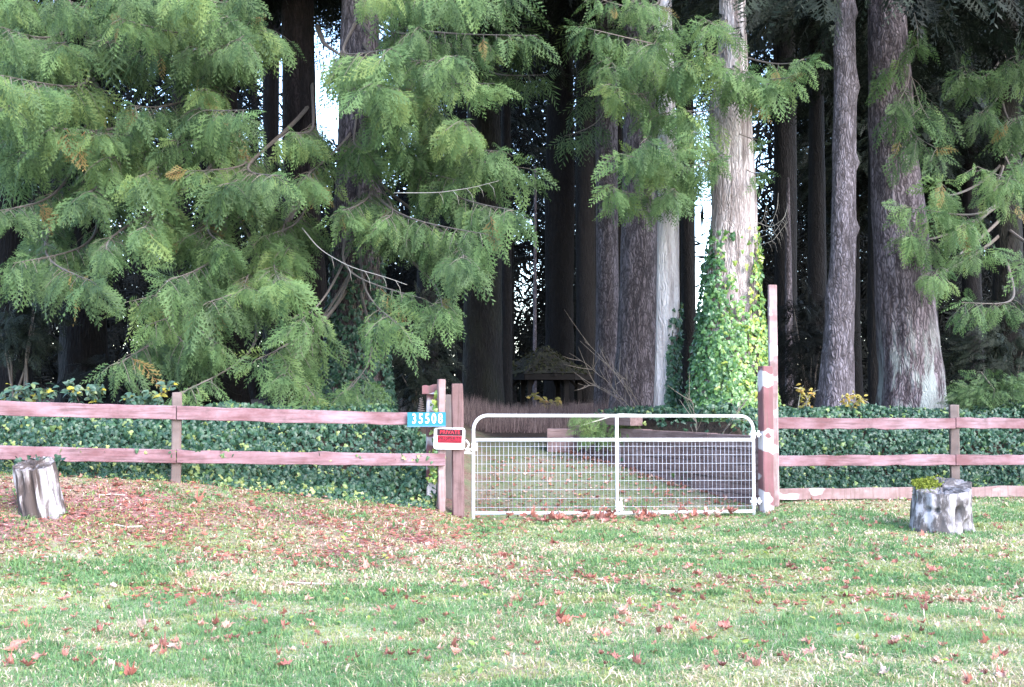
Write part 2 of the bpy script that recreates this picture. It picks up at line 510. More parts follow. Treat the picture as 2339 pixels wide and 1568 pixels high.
def ground_z(x, y):
    x, y = np.asarray(x, float), np.asarray(y, float)
    yf, bf = fence_y(x), np.interp(x, BX, BZ)
    u = y - yf
    front = -0.05 + (bf + 0.05) * np.clip((u + 6) / 6, 0, 1) ** 1.8
    bank = bf + (1.15 - bf) * smooth(0.1, 1.9, u)
    drive = bf + np.interp(u, [0, 5.2, 9, 15, 22], [0, 0.68, 0.8, 1.05, 1.12])
    drive = np.where(y > 38, drive - 0.2 * smooth(38, 48, y), drive)
    dw = WB - WA
    nrm = np.array([dw[1], -dw[0]]) / np.linalg.norm(dw)
    d = (x - WA[0]) * nrm[0] + (y - WA[1]) * nrm[1]
    wr = np.where(y < 19.7, smooth(0.12, 0.32, d), smooth(-0.2, 3.0, x - 1.0))
    wr = np.maximum(wr, smooth(3.32, 3.6, x))
    wlft = smooth(0.0, 1.3, -(x + 0.8))
    k = (1 - wr) * (1 - wlft)
    back = bank * (1 - k) + drive * k
    z = np.where(u < 0, front, back)
    z = z + 0.035 * (fbm(x * 0.8, y * 0.8, 3) - 0.5) * smooth(-60, 0, -abs(x)) + 0.05 * (fbm(x * 0.25, y * 0.25, 5) - 0.5) * smooth(16, 20, y)
    return z


def axis(dense0, dense1, step, far0, far1, grow=1.25):
    a = list(np.arange(dense0, dense1, step))
    s = step
    while a[-1] < far1:
        s *= grow
        a.append(a[-1] + s)
    s = step
    while a[0] > far0:
        s *= grow
        a.insert(0, a[0] - s)
    return np.array(a)


def litter_share(x, y):
    """needle bed under the cedars on the bank, bare strip at the fence"""
    u = y - fence_y(x)
    a = smooth(-4.9, -1.6, u + 1.5 * (fbm(x * 0.6, y * 0.6, 40) - 0.5)) * smooth(0.9, -0.9, x + 0.4) * 0.45 * (0.5 + 0.95 * fbm(x * 1.4, y * 1.8, 44, 2))
    b = smooth(-1.0, -0.2, u) * smooth(2.9, 3.6, x) * 0.22
    c = smooth(0.1, 0.8, u) * smooth(-1.2, 0, x) * 0.06
    d = smooth(0.6, 0.74, fbm(x * 0.7, y * 1.2, 47)) * smooth(-1.0, -2.0, u) * 0.3
    return np.clip(a + b + c + d, 0, 1)


def terrain():
    gx = axis(-9, 9, 0.13, -260, 260)
    gy = axis(4.5, 21, 0.13, -60, 420)
    X, Y = np.meshgrid(gx, gy, indexing='ij')
    Z = ground_z(X, Y)
    m = MB()
    ni, nj = X.shape
    i, j = np.meshgrid(np.arange(ni - 1), np.arange(nj - 1), indexing='ij')
    f = np.stack([i * nj + j, (i + 1) * nj + j, (i + 1) * nj + j + 1, i * nj + j + 1], -1).reshape(-1, 4)
    u = Y - fence_y(X)
    isdrive = smooth(-1.6, -0.7, X) * (1 - smooth(0.0, 0.3, (X - WA[0]) * (WB - WA)[1] / 4.82 - (Y - WA[1]) * (WB - WA)[0] / 4.82)) * smooth(30, 24, Y)
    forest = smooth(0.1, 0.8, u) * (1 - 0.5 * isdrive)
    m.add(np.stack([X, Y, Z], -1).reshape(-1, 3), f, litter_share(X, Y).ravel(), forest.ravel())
    m.build('ground', M['ground'], smooth_=True, kind='structure')


terrain()

# ------------------------------------------------------------------ foliage templates


def frond(npin=18, lobes=True, droop=0.25, seed=0, wide=0.4):
    r = np.random.default_rng(seed)
    V, F, T = [], [], []

    def tri(a, b, c, t):
        k = len(V)
        V.extend([a, b, c])
        T.extend(t)
        F.append((k, k + 1, k + 2))
    P = lambda t: np.array([0.05 * math.sin(3 * t + seed), t, -droop * t * t])
    for k in range(3):
        a, b = P(k / 3), P((k + 1) / 3)
        w = np.array([0.012 * (1 - k / 4), 0, 0])
        tri(a - w, a + w, b, (0, 0, 0.2))
    for i in range(npin):
        t = 0.06 + 0.93 * i / (npin - 1)
        sd = 1 if i % 2 else -1
        l = wide * (1 - t) ** 0.7 * min(1, (t + 0.15) / 0.3) * r.uniform(0.8, 1.15) + 0.05
        an = math.radians(r.uniform(44, 58) - 18 * t)
        p = P(t)
        d = np.array([sd * math.sin(an), math.cos(an), -0.25 - 0.2 * r.random()])
        nn = np.array([math.cos(an) * sd, -math.sin(an), r.uniform(-0.3, 0.3)])
        w = 0.013 + 0.034 * l
        q, e = p + d * l * 0.45, p + d * l
        tri(p, q - nn * w, q + nn * w, (0.1, 0.4, 0.4))
        tri(q - nn * w, e, q + nn * w, (0.4, 1, 0.4))
        if lobes and l > 0.12:
            for s, k in ((0.3, 1), (0.42, -1), (0.62, 1), (0.7, -1))[:4 if l > 0.2 else 2]:
                o = p + d * l * s
                dd = unit(d * 0.8 - nn * k * sd * -0.75)
                ll = l * 0.46 * (1 - 0.5 * s)
                tri(o - d * 0.022, o + d * 0.026, o + dd * ll, (0.3, 0.3, 0.9))
    return np.array(V), np.array(F), np.array(T)


FRONDS = [frond(16, True, d, s, w) for s, (d, w) in enumerate(((0.2, 0.40), (0.35, 0.36), (0.1, 0.44), (0.5, 0.33)))]
FROND_MID = [frond(11, False, d, 10 + s, 0.44) for s, d in enumerate((0.25, 0.5))]
FROND_LOW = [frond(8, False, d, 20 + s, 0.5) for s, d in enumerate((0.3, 0.5))]


def leaf_ivy():
    o = [(0, 0), (0.30, -0.12), (0.52, 0.16), (0.26, 0.40), (0.34, 0.62), (0, 1.0), (-0.34, 0.62), (-0.26, 0.40), (-0.52, 0.16), (-0.30, -0.12)]
    v = [(0, 0.30, 0.05)] + [(x, y, -0.20 * abs(x) - 0.12 * (y - .3) ** 2) for x, y in o]
    n = len(o)
    f = [(0, 1 + i, 1 + (i + 1) % n) for i in range(n)]
    return np.array(v) - np.array([0, 0.2, 0]), np.array(f), np.linspace(0.3, 0.7, n + 1)


def leaf_oval():
    o = [(0, 0), (0.22, 0.2), (0.3, 0.5), (0.18, 0.82), (0, 1.05), (-0.18, 0.82), (-0.3, 0.5), (-0.22, 0.2)]
    v = [(0, 0.5, 0.0)] + [(x, y, 0.35 * abs(x) - 0.2 * y * y) for x, y in o]
    return np.array(v), np.array([(0, 1 + i, 1 + (i + 1) % 8) for i in range(8)]), np.full(9, .5)


IVY, OVAL = leaf_ivy(), leaf_oval()


def leaf_maple(curl=0.6, seed=0):
    r = np.random.default_rng(seed)
    pts = [(0, -0.02), (0.18, -0.12), (0.36, 0.02), (0.55, -0.02), (0.50, 0.18), (0.78, 0.42), (0.52, 0.42), (0.50, 0.60), (0.30, 0.50), (0.27, 0.78), (0.12, 0.80), (0, 1.08)]
    o = pts + [(-x, y) for x, y in pts[-2:0:-1]]
    o = np.array(o) * 0.92
    c = np.array([0.0, 0.34])
    V = [np.array([0, 0.34, 0])]
    for k in (0.55, 1.0):
        for p in o:
            q = c + (p - c) * k
            V.append(np.array([q[0], q[1], 0]))
    V = np.array(V)
    ax = r.uniform(0, PI)
    s = (V[:, 0] * math.cos(ax) + (V[:, 1] - 0.34) * math.sin(ax))
    s2 = (-V[:, 0] * math.sin(ax) + (V[:, 1] - 0.34) * math.cos(ax))
    V[:, 2] = curl * (0.9 * s ** 2 + 0.25 * s2 * s2) + 0.09 * np.sin(7 * s2 + seed) + 0.05 * r.normal(size=len(V))
    V[:, 0] *= 1 - 0.25 * curl
    n = len(o)
    F = [(0, 1 + i, 1 + (i + 1) % n) for i in range(n)]
    for i in range(n):
        a, b, d, e = 1 + i, 1 + (i + 1) % n, 1 + n + i, 1 + n + (i + 1) % n
        F += [(a, d, e), (a, e, b)]
    V[:, 2] -= V[:, 2].min()
    # petiole
    k = len(V)
    z0 = V[1, 2]
    V = np.vstack([V, [[-0.015, 0, z0], [0.015, 0, z0], [0.05, -0.5, z0 + 0.1], [0.075, -0.5, z0 + 0.1]]])
    F += [(k, k + 2, k + 1), (k + 1, k + 2, k + 3)]
    return V - np.array([0, 0.34, 0]), np.array(F), np.full(len(V), 0.5)


# ------------------------------------------------------------------ trees
def trunk_mesh(name, pts, rad, mat, sides=44, ridges=0.05, flare=0.0, lobes=5, seed=0, knobs=()):
    """pts: polyline local to the tree; rad: radius per point; furrowed bark as relief"""
    pts, rad = np.asarray(pts, float), np.asarray(rad, float)
    zz = np.concatenate([np.linspace(pts[0, 2], min(pts[-1, 2], 11), 70), np.linspace(min(pts[-1, 2], 11), pts[-1, 2], 8)[1:]])
    if pts[-1, 2] <= 11:
        zz = np.linspace(pts[0, 2], pts[-1, 2], 60)
    cx, cy = np.interp(zz, pts[:, 2], pts[:, 0]), np.interp(zz, pts[:, 2], pts[:, 1])
    rr = np.interp(zz, pts[:, 2], rad)
    an = np.arange(sides) * 2 * PI / sides
    A, Z = np.meshgrid(an, zz)
    R = np.repeat(rr[:, None], sides, 1)
    fx = A / (2 * PI) * sides / 2.2
    nz = fbm(fx, Z * 1.6 + seed * 9.1, seed, 2) - 0.5
    lob = 0.5 + 0.5 * np.cos(A * lobes + seed + 0.25 * Z)
    R = R * (1 + ridges * 2.2 * nz + 0.06 * np.sin(2 * A + Z * 0.5 + seed)) + flare * lob * np.exp(-(Z - zz[0]) / 0.55)
    for kz, ka, kr, ks in knobs:
        R = R + kr * np.exp(-((Z - kz) / ks) ** 2 - (((A - ka + PI) % (2 * PI) - PI) / 0.55) ** 2)
    v = np.stack([cx[:, None] + R * np.cos(A), cy[:, None] + R * np.sin(A), Z], -1).reshape(-1, 3)
    m = MB()
    k, n = len(zz), sides
    i, j = np.meshgrid(np.arange(k - 1), np.arange(n), indexing='ij')
    f = np.stack([i * n + j, i * n + (j + 1) % n, (i + 1) * n + (j + 1) % n, (i + 1) * n + j], -1).reshape(-1, 4)
    m.add(v, f)
    top = (k - 1) * n
    m.add(np.vstack([v[top:], [[cx[-1], cy[-1], zz[-1] + rr[-1] * 0.3]]]), [(q, (q + 1) % n, n) for q in range(n)])
    return m.mesh(name, mat, True)


def crown_mesh(seed, mat, h=17, r0=3.6, n=2400, size=0.85):
    """the upper, out-of-reach part of a conifer: whorls of drooping sprays"""
    r = np.random.default_rng(seed)
    m = MB()
    t = r.random(n) ** 1.9
    a = r.random(n) * 2 * PI
    rad = r0 * (1 - t * 0.85) * np.sqrt(r.uniform(0.02, 1, n))
    pos = np.stack([rad * np.cos(a), rad * np.sin(a), t * h - 0.25 * rad + r.normal(0, 0.2, n)], -1)
    d = np.stack([np.cos(a), np.sin(a), -0.55 + 0 * a], -1) + r.normal(0, 0.35, (n, 3))
    R = frames(d, np.array([0, 0, 1.0]) + r.normal(0, 0.5, (n, 3)))
    for k, tp in enumerate(FRONDS):
        s = np.arange(n) % len(FRONDS) == k
        m.inst(tp, pos[s], R[s], size * r.uniform(0.6, 1.3, s.sum()), r.random(s.sum()))
    return m.mesh('crown', mat)


CROWNS = [crown_mesh(s, M['cedar_shaded'], h, r0) for s, (h, r0) in enumerate(((17, 3.6), (20, 4.2), (15, 3.2)))]
CROWNS.append(crown_mesh(9, M['cedar_shaded'], 14, 2.4, 700))
TREES = {}


def tree(key, name, label, px, py_ref, Y, w_list, mat, top=30.0, crown=None, ridges=0.05, flare=0.1, lobes=5, group=None, cat='tree', sides=44, knobs=()):
    """w_list: (py, px centre, px width) from the base up, as seen; the trunk goes on above the frame"""
    base = at(px, py_ref, Y)
    z0 = float(ground_z(base[0], Y)) - 0.15
    e = empty(name, (base[0], Y, z0), 0, label, cat, group)
    pts, rad = [], []
    for py, cx, w in w_list:
        p = at(cx, py, Y)
        pts.append((p[0] - base[0], 0, p[2] - z0))
        rad.append(w / FPX * Y / 2)
    if pts[0][2] > 0.01:
        pts.insert(0, (pts[0][0], 0, 0))
        rad.insert(0, rad[0] * 1.05)
    else:
        pts[0] = (pts[0][0], 0, 0)
    lx = pts[-1][0] + (pts[-1][0] - pts[0][0]) * 0.3
    if top > pts[-1][2]:
        pts.append((lx, 0, top))
        rad.append(rad[-1] * 0.35)
    link('trunk', trunk_mesh('trunk', pts, rad, mat, sides, ridges, flare, lobes, len(TREES), knobs), e)
    if crown:
        cz, k, sc = crown
        c = link('crown', CROWNS[k], e, kind='stuff')
        c.location = (lx, 0, cz - z0)
        c.rotation_euler = (0, 0, len(TREES) * 1.3)
        c.scale = (sc, sc, sc)
    TREES[key] = (e, np.array([base[0], Y, z0]))
    return e


# near, lit trunks
tree('j', 'cedar_tree', 'tall pale cedar beside the gate with bright ivy climbing its flared trunk', 1672, 905, 18.0,
     [(930, 1668, 185), (800, 1668, 140), (650, 1670, 112), (480, 1678, 98), (330, 1670, 94), (235, 1668, 92), (170, 1674, 68), (0, 1673, 60)], M['bark_pale'], 26, (14.5, 3, 1.0), 0.05, 0.10)
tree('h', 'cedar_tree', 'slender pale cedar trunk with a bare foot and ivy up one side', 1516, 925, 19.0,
     [(925, 1514, 40), (880, 1516, 40), (700, 1526, 50), (480, 1526, 46), (200, 1522, 40), (0, 1518, 34)], M['bark_white_lit'], 20, (13.5, 3, 0.8), 0.04, 0.02)
tree('g', 'fir_tree', 'broad brown fir trunk just beside the slender pale cedar', 1460, 940, 24.0,
     [(940, 1455, 120), (800, 1458, 96), (500, 1460, 84), (0, 1463, 74)], M['bark'], 32, (12.0, 1, 1.0), 0.05, 0.08)
tree('f', 'fir_tree', 'straight grey-brown fir trunk between the gazebo and the broad brown fir', 1388, 940, 27.0,
     [(940, 1390, 66), (800, 1388, 56), (400, 1386, 52), (0, 1384, 46)], M['bark'], 32, (12.6, 0, 1.0), 0.05, 0.04)
tree('m', 'fir_tree', 'knobbly pale trunk with yellow weeds growing at its foot', 1912, 925, 19.0,
     [(930, 1908, 88), (860, 1911, 78), (700, 1920, 66), (560, 1926, 60), (400, 1928, 54), (250, 1930, 52), (0, 1929, 42)], M['bark_alder'], 24, (15, 3, 0.8), 0.07, 0.04,
     knobs=[(7.05, 0.0, 0.07, 0.12), (5.75, -0.2, 0.06, 0.16), (4.45, 0.0, 0.07, 0.10), (3.35, 0.1, 0.06, 0.05), (6.4, -2.6, 0.04, 0.2), (2.2, -2.9, 0.05, 0.25)])
tree('n', 'fir_tree', 'massive brown fir trunk with whitish lichen streaks at its base', 2085, 945, 20.0,
     [(950, 2086, 160), (860, 2082, 150), (700, 2068, 138), (500, 2054, 118), (300, 2038, 98), (0, 2024, 78)], M['bark_fir'], 32, (8.7, 1, 1.0), 0.07, 0.12, 7)
tree('a', 'cedar_tree', 'old cedar behind the drooping branches, its lower trunk wrapped in ivy', 815, 925, 21.0,
     [(940, 812, 165), (850, 812, 140), (700, 815, 118), (400, 820, 100), (0, 822, 88)], M['bark'], 30, (11.2, 1, 1.0), 0.06, 0.1)
tree('r', 'cedar_tree', 'reddish cedar trunk half hidden behind the drooping green branches', 706, 930, 23.0,
     [(935, 706, 110), (800, 704, 96), (500, 690, 86), (200, 682, 80), (0, 680, 76)], M['bark_red'], 30, (12, 0, 1.0), 0.05, 0.06)
tree('w', 'cedar_tree', 'dark cedar trunk standing low behind the middle of the long fence', 505, 935, 22.0,
     [(935, 505, 130), (850, 503, 108), (400, 500, 92), (0, 500, 82)], M['bark_shaded'], 30, (11, 2, 1.1), 0.06, 0.08)
tree('l', 'cedar_tree', 'shadowed broad cedar trunk rising behind the bramble leaves', 190, 935, 22.5,
     [(935, 195, 130), (850, 192, 112), (400, 185, 95), (0, 180, 84)], M['bark_shaded'], 30, (11, 1, 1.0), 0.06, 0.1)
tree('ll', 'cedar_tree', 'darkest cedar trunk at the far end of the long fence', 28, 935, 25.0,
     [(935, 26, 100), (600, 24, 80), (0, 20, 70)], M['bark_shaded'], 30, (12, 0, 1.1), 0.06, 0.06)
tree('q', 'cedar_tree', 'dark cedar behind the hanging branches at the end of the short fence', 2302, 940, 22.5,
     [(940, 2305, 90), (600, 2302, 66), (0, 2296, 52)], M['bark_mossy'], 28, (10.5, 0, 1.0), 0.05, 0.06)
# darker trunks deeper in
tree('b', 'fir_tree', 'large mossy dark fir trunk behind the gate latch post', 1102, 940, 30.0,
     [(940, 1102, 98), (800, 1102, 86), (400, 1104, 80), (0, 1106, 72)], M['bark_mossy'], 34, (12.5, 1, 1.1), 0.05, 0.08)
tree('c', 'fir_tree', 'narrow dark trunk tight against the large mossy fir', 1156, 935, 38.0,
     [(935, 1157, 26), (0, 1155, 22)], M['bark_shaded'], 34, (16, 0, 1.0), 0.04, 0.02, sides=24)
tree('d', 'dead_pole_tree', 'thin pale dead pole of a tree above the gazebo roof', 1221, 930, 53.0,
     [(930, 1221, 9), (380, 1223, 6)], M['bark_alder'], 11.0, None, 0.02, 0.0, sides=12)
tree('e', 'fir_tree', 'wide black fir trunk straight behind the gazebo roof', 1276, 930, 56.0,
     [(930, 1277, 70), (0, 1280, 58)], M['bark_shaded'], 38, (21, 1, 1.3), 0.05, 0.06, sides=28)
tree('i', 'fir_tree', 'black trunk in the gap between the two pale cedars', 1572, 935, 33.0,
     [(935, 1575, 40), (500, 1571, 32), (0, 1566, 28)], M['bark_shaded'], 34, (14.5, 0, 1.0), 0.05, 0.02, sides=24)
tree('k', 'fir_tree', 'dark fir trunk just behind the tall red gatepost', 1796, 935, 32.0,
     [(935, 1797, 54), (500, 1795, 48), (0, 1794, 42)], M['bark_shaded'], 34, (14, 2, 1.1), 0.05, 0.04, sides=28)
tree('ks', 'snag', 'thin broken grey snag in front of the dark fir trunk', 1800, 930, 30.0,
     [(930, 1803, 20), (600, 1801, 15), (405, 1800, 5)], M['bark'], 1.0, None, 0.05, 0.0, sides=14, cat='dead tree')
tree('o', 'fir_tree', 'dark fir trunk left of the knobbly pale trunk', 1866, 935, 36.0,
     [(935, 1868, 42), (0, 1864, 34)], M['bark_shaded'], 34, (16, 1, 1.0), 0.05, 0.02, sides=24)
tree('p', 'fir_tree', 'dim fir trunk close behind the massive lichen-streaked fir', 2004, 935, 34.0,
     [(935, 2004, 40), (0, 2000, 36)], M['bark_shaded'], 34, (14, 0, 1.1), 0.05, 0.02, sides=24)
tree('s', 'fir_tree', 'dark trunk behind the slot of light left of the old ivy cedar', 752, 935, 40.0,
     [(935, 622, 30), (0, 612, 26)], M['bark_shaded'], 34, (17, 2, 1.0), 0.05, 0.02, sides=24)

# the many trunks deep in the wood: one mesh shared
deep_trunk = trunk_mesh('trunk', [(0, 0, -0.3), (0, 0, 4), (0.1, 0, 16), (0.2, 0, 34)], [0.55, 0.42, 0.34, 0.1], M['bark_shaded'], 20, 0.05, 0.1, 5, 3)
SLITS = [(722, 780, -50, 245), (638, 662, 140, 262), (868, 886, -50, 330), (1582, 1612, 230, 720), (1158, 1164, 630, 720), (1160, 1172, 785, 835), (1036, 1046, 800, 880), (1212, 1218, 600, 680)]
dr = np.random.default_rng(21)
k = 0
while k < 36:
    Y = dr.uniform(42, 92)
    px = dr.uniform(-80, 2420)
    w = 0.8 / Y * FPX / 2 + 4
    if any(a - w < px < b + w for a, b, c, d in SLITS[:4]):
        continue
    x = (px - W0 / 2) / FPX * Y
    e = empty('fir_tree', (x, Y, float(ground_z(x, Y))), dr.uniform(0, 6), 'dark fir trunk deep in the shade of the wood', 'tree', 'dark firs deep in the wood')
    s = dr.uniform(0.7, 1.2)
    t = link('trunk', deep_trunk, e)
    t.scale = (s, s, 1)
    c = link('crown', CROWNS[k % 3], e, kind='stuff')
    gap = min(abs(px - 750), abs(px - 650), abs(px - 877), abs(px - 1597)) < 260
    c.location = (0.2, 0, CAM_H + 0.344 * Y + 1.5 if gap else dr.uniform(9, 16) + (Y - 42) * 0.1)
    c.scale = (1.25, 1.25, 1.2)
    k += 1

# far wood: one mass of dark foliage closing the view, with gaps where the sky comes through
fm = MB()
def far_layer(n, y0, y1, tpl, s0, s1, margin, py_lo=-30):
    fp = np.stack([dr.uniform(-190, 2530, n), py_lo + (960 - py_lo) * dr.random(n), dr.uniform(y0, y1, n)], -1)
    keep = np.ones(n, bool)
    for a, b, c, d in SLITS:
        mg = margin * (1.0 if b - a > 15 else 0.35)
        keep &= ~((fp[:, 0] > a - mg) & (fp[:, 0] < b + mg) & (fp[:, 1] > c - 2 * mg) & (fp[:, 1] < d + mg) & (dr.random(n) < 0.985))
    thin = (fp[:, 0] > 2140) & (fp[:, 1] < 360) | (fp[:, 0] > 1705) & (fp[:, 0] < 1760) & (fp[:, 1] < 430) | (fp[:, 0] > 1955) & (fp[:, 0] < 1985) & (fp[:, 1] < 480)
    keep &= ~(thin & (dr.random(n) < (0.9 if s1 > 2.5 else 0.35)))
    pos = np.array([at(*q) for q in fp[keep]])
    d = dr.normal(0, 0.6, (len(pos), 3)) + np.array([0, 0, -0.8])
    R = frames(d, np.array([0, -1.0, 0.3]) + dr.normal(0, 0.35, (len(pos), 3)))
    w = dr.integers(0, len(tpl), len(pos))
    for q, tp in enumerate(tpl):
        s = w == q
        fm.inst(tp, pos[s], R[s], dr.uniform(s0, s1, s.sum()), dr.random(s.sum()))


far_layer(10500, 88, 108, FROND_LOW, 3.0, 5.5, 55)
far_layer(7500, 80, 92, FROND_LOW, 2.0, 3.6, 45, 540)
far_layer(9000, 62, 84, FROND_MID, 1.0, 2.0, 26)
fm.build('far_wood', M['deep_shade_leaf'], kind='stuff')


# ------------------------------------------------------------------ drooping cedar branches
def branch(key, tip, seed, mat='cedar', rise=None, start=0.3, dens=1.0, size=0.40, bright=0.5, tpls=None, spread=1.0, z_start=None, wood='wood', hang=1.0):
    e, base = TREES[key]
    r = np.random.default_rng(seed)
    hang *= r.uniform(0.8, 1.7)
    size *= r.uniform(0.85, 1.35)
    spread *= r.uniform(0.6, 1.1)
    tip = np.asarray(tip, float)
    hd = math.hypot(*(tip - base)[:2])
    zs = z_start if z_start else tip[2] + (rise if rise is not None else 0.5 + 0.32 * hd)
    s0 = np.array([base[0], base[1], zs])
    t = np.linspace(0, 1, 22)[:, None]
    P = s0 * (1 - t) + tip * t
    side = unit(np.array([-(tip - s0)[1], (tip - s0)[0], 0]))
    P[:, 2] += (-0.5 * np.sin(PI * t[:, 0] ** 0.8) * 0.30 * hd * 0.5 + 0.0)
    P += side * (0.12 * hd * np.sin(PI * t) * r.uniform(-1, 1) + 0.015 * np.sin(7 * t + r.uniform(0, 6)))
    P -= base
    L = np.linalg.norm(np.diff(P, axis=0), axis=1).sum()
    wb = MB()
    rad = np.interp(t[:, 0], [0, 1], [0.008 + 0.0042 * L, 0.004])
    wb.tube(P, rad, 6, 0.5)
    tang = unit(np.gradient(P, axis=0))
    fpos, fdir, fsz = [], [], []
    nsec = int(L * (1 - start) * 8.0 * dens)
    for i in range(nsec):
        u = start + (1 - start) * (i + r.random()) / nsec
        q = u * 21
        a = int(min(q, 20))
        p = P[a] * (1 - q + a) + P[a + 1] * (q - a)
        tg = tang[a]
        sg = 1 if i % 2 else -1
        hdir = unit(np.cross(tg, [0, 0, 1.0])) * sg
        ang = r.uniform(0.35, 1.0)
        sdir = unit(tg * math.cos(ang) + hdir * math.sin(ang) + np.array([0, 0, r.uniform(-0.45, 0.15)]))
        sl = spread * r.uniform(0.35, 0.95) * (1.15 - 0.75 * u)
        tt = np.linspace(0, 1, 5)[:, None]
        S = p + sdir * sl * tt + np.array([0, 0, -0.32 * sl * hang]) * tt ** 2
        wb.tube(S, np.linspace(0.006, 0.0025, 5), 3, 0.5, False)
        ns = max(2, int(sl * 8.5))
        for jj in range(ns):
            v = (jj + 0.6) / ns
            o = p + sdir * sl * v + np.array([0, 0, -0.32 * sl * hang * v * v])
            w = r.uniform(0.55, 1.5) * (1.0 - 0.55 * max(0.0, u - 0.75) / 0.25)
            dd = sdir * (0.5 + 0.25 * v) + hdir * r.uniform(-0.5, 0.5) + np.array([0, 0, -1.0 * w * hang]) + r.normal(0, 0.16, 3)
            fpos.append(o)
            fdir.append(dd)
            fsz.append(size * r.uniform(0.65, 1.45) * (1.15 - 0.35 * v))
    # leading sprays at the tip
    for jj in range(3):
        fpos.append(P[-1 - jj])
        fdir.append(tang[-1] + r.normal(0, 0.25, 3))
        fsz.append(size * 1.0)
    bo = wb.build('branch', M[wood], e)
    if not fpos:
        return
    fpos, fdir, fsz = np.array(fpos), np.array(fdir), np.array(fsz)
    k = len(fpos)
    nrm = np.stack([r.normal(0, 0.75, k), -0.8 + r.normal(0, 0.45, k), 0.4 + r.normal(0, 0.45, k)], -1)
    R = frames(fdir, nrm)
    tint = np.clip(bright + r.normal(0, 0.16) + r.normal(0, 0.26, k), 0.0, 0.94)
    tint[r.random(k) < 0.012] = 1.0
    lf = MB()
    tp = tpls or FRONDS
    which = r.integers(0, len(tp), k)
    for q in range(len(tp)):
        s = which == q
        lf.inst(tp[q], fpos[s], R[s], fsz[s], tint[s])
    lf.build('foliage', M[mat], bo, kind='stuff')


br = np.random.default_rng(5)
LEFT = [(30, -30), (130, -20), (240, -55), (350, -35), (460, -45), (560, -30), (900, -45), (980, -55), (1080, -30), (1180, -15),
        (0, 60), (60, 130), (150, 95), (270, 40), (330, 110), (430, 105), (500, 30), (560, 80), (585, 40), (900, 110), (960, 60), (1050, 125), (1130, 105), (1225, 80),
        (0, 170), (20, 240), (110, 290), (210, 300), (300, 240), (390, 320), (470, 200), (560, 250), (850, 190), (910, 260), (1000, 240), (1060, 275), (1130, 190), (660, 300),
        (0, 320), (60, 350), (240, 360), (330, 400), (430, 390), (520, 420), (640, 400), (705, 405), (830, 340), (930, 330), (1040, 410), (1150, 345), (1212, 385), (1175, 480),
        (0, 480), (30, 600), (110, 560), (190, 440), (240, 570), (330, 520), (430, 540), (520, 560), (600, 540), (660, 570), (780, 480), (880, 500), (980, 560), (1060, 590), (1115, 535),
        (210, 640), (290, 690), (380, 640), (470, 690), (560, 660), (640, 640), (680, 735), (900, 735), (960, 680), (1012, 700),
        (270, 830), (340, 740), (430, 790), (500, 790), (590, 820), (650, 860), (720, 905), (800, 890)]
for i, (px, py) in enumerate(LEFT):
    key = 'l' if px < 230 else ('w' if px < (600 if py < 300 else 560) else ('r' if px < 690 and py < 700 else 'a'))
    Y = br.uniform(15.0, 18.0) if py < 600 else br.uniform(14.9, 16.3)
    if py > 800:
        Y = br.uniform(15.2, 15.9)
    branch(key, at(px, py, Y), 100 + i, bright=br.uniform(0.12, 0.7), start=(0.78 if px > 660 else 0.5) if py > 620 else 0.36, dens=0.82, size=0.41)
branch('w', at(418, 895, 14.6), 301, start=0.86, dens=0.9, bright=0.62, size=0.3)
# the back layer, darker and further in
for i in range(26):
    px, py = br.uniform(-20, 1000), br.uniform(-40, 480)
    if (590 < px < 800 or 480 < px < 640) and py < 340:
        px = px - 450
    if px > 760 and py < 300:
        px = px + 120
    key = ('ll', 'l', 'w', 'r', 'a')[min(4, int(px / 200))]
    branch(key, at(px, py, br.uniform(18.5, 20.5)), 400 + i, mat='cedar', bright=0.16, start=0.2, dens=0.55, size=0.5, tpls=FROND_MID)
MIDTIPS = [(1520, 60, 17.6), (1528, 170, 17.6), (1512, 260, 17.5), (1450, -20, 16.8), (1350, -10, 16.8), (1330, 60, 16.3), (1385, 130, 16.4), (1390, 190, 16.6), (1500, 90, 16.2), (1560, 130, 16.3),
           (1390, 420, 16.2), (1420, 350, 16.0), (1480, 310, 15.9), (1540, 330, 15.9), (1640, 360, 16.3), (1590, 300, 16.2), (1545, 430, 16.4)]
for i, t in enumerate(MIDTIPS):
    branch('h', at(*t), 500 + i, bright=0.55, start=0.25, rise=0.7, size=0.33, dens=1.0, spread=0.75)
JT = [(1852, 130, 16.4), (1815, 175, 16.5), (1760, 190, 16.4), (1600, 110, 16.3), (1560, 250, 16.5), (1650, 150, 16.2), (1700, 160, 16.2), (1610, 40, 16.3)]
for i, t in enumerate(JT):
    branch('j', at(*t), 540 + i, bright=0.6, start=0.3, rise=0.6, size=0.34, spread=0.7)
for i, t in enumerate([(1735, 320, 17.4), (1738, 400, 17.4), (1600, 380, 17.2)]):
    branch('j', at(*t), 560 + i, bright=0.55, start=0.55, rise=0.4, size=0.26, spread=0.5)
for i, t in enumerate([(1290, 310, 25), (1335, 220, 26), (1250, 170, 25), (1370, 130, 25), (1200, 60, 26), (1420, 60, 24), (1310, 60, 26)]):
    branch('f' if t[0] > 1260 else 'b', at(*t), 580 + i, bright=0.12, start=0.3, size=0.6, dens=0.7, tpls=FROND_MID, spread=1.3)
RT = [(2100, 110, 19.5), (2050, 240, 19.0), (2120, 270, 18.8), (2200, 150, 19), (2260, 240, 19), (2330, 120, 19), (2030, 160, 19.5), (2140, 340, 18.5),
      (2345, 260, 19)]
for i, t in enumerate(RT):
    branch('n' if t[0] < 2160 else 'q', at(*t), 600 + i, bright=0.12, start=0.3, size=0.40, dens=0.6, rise=1.2)
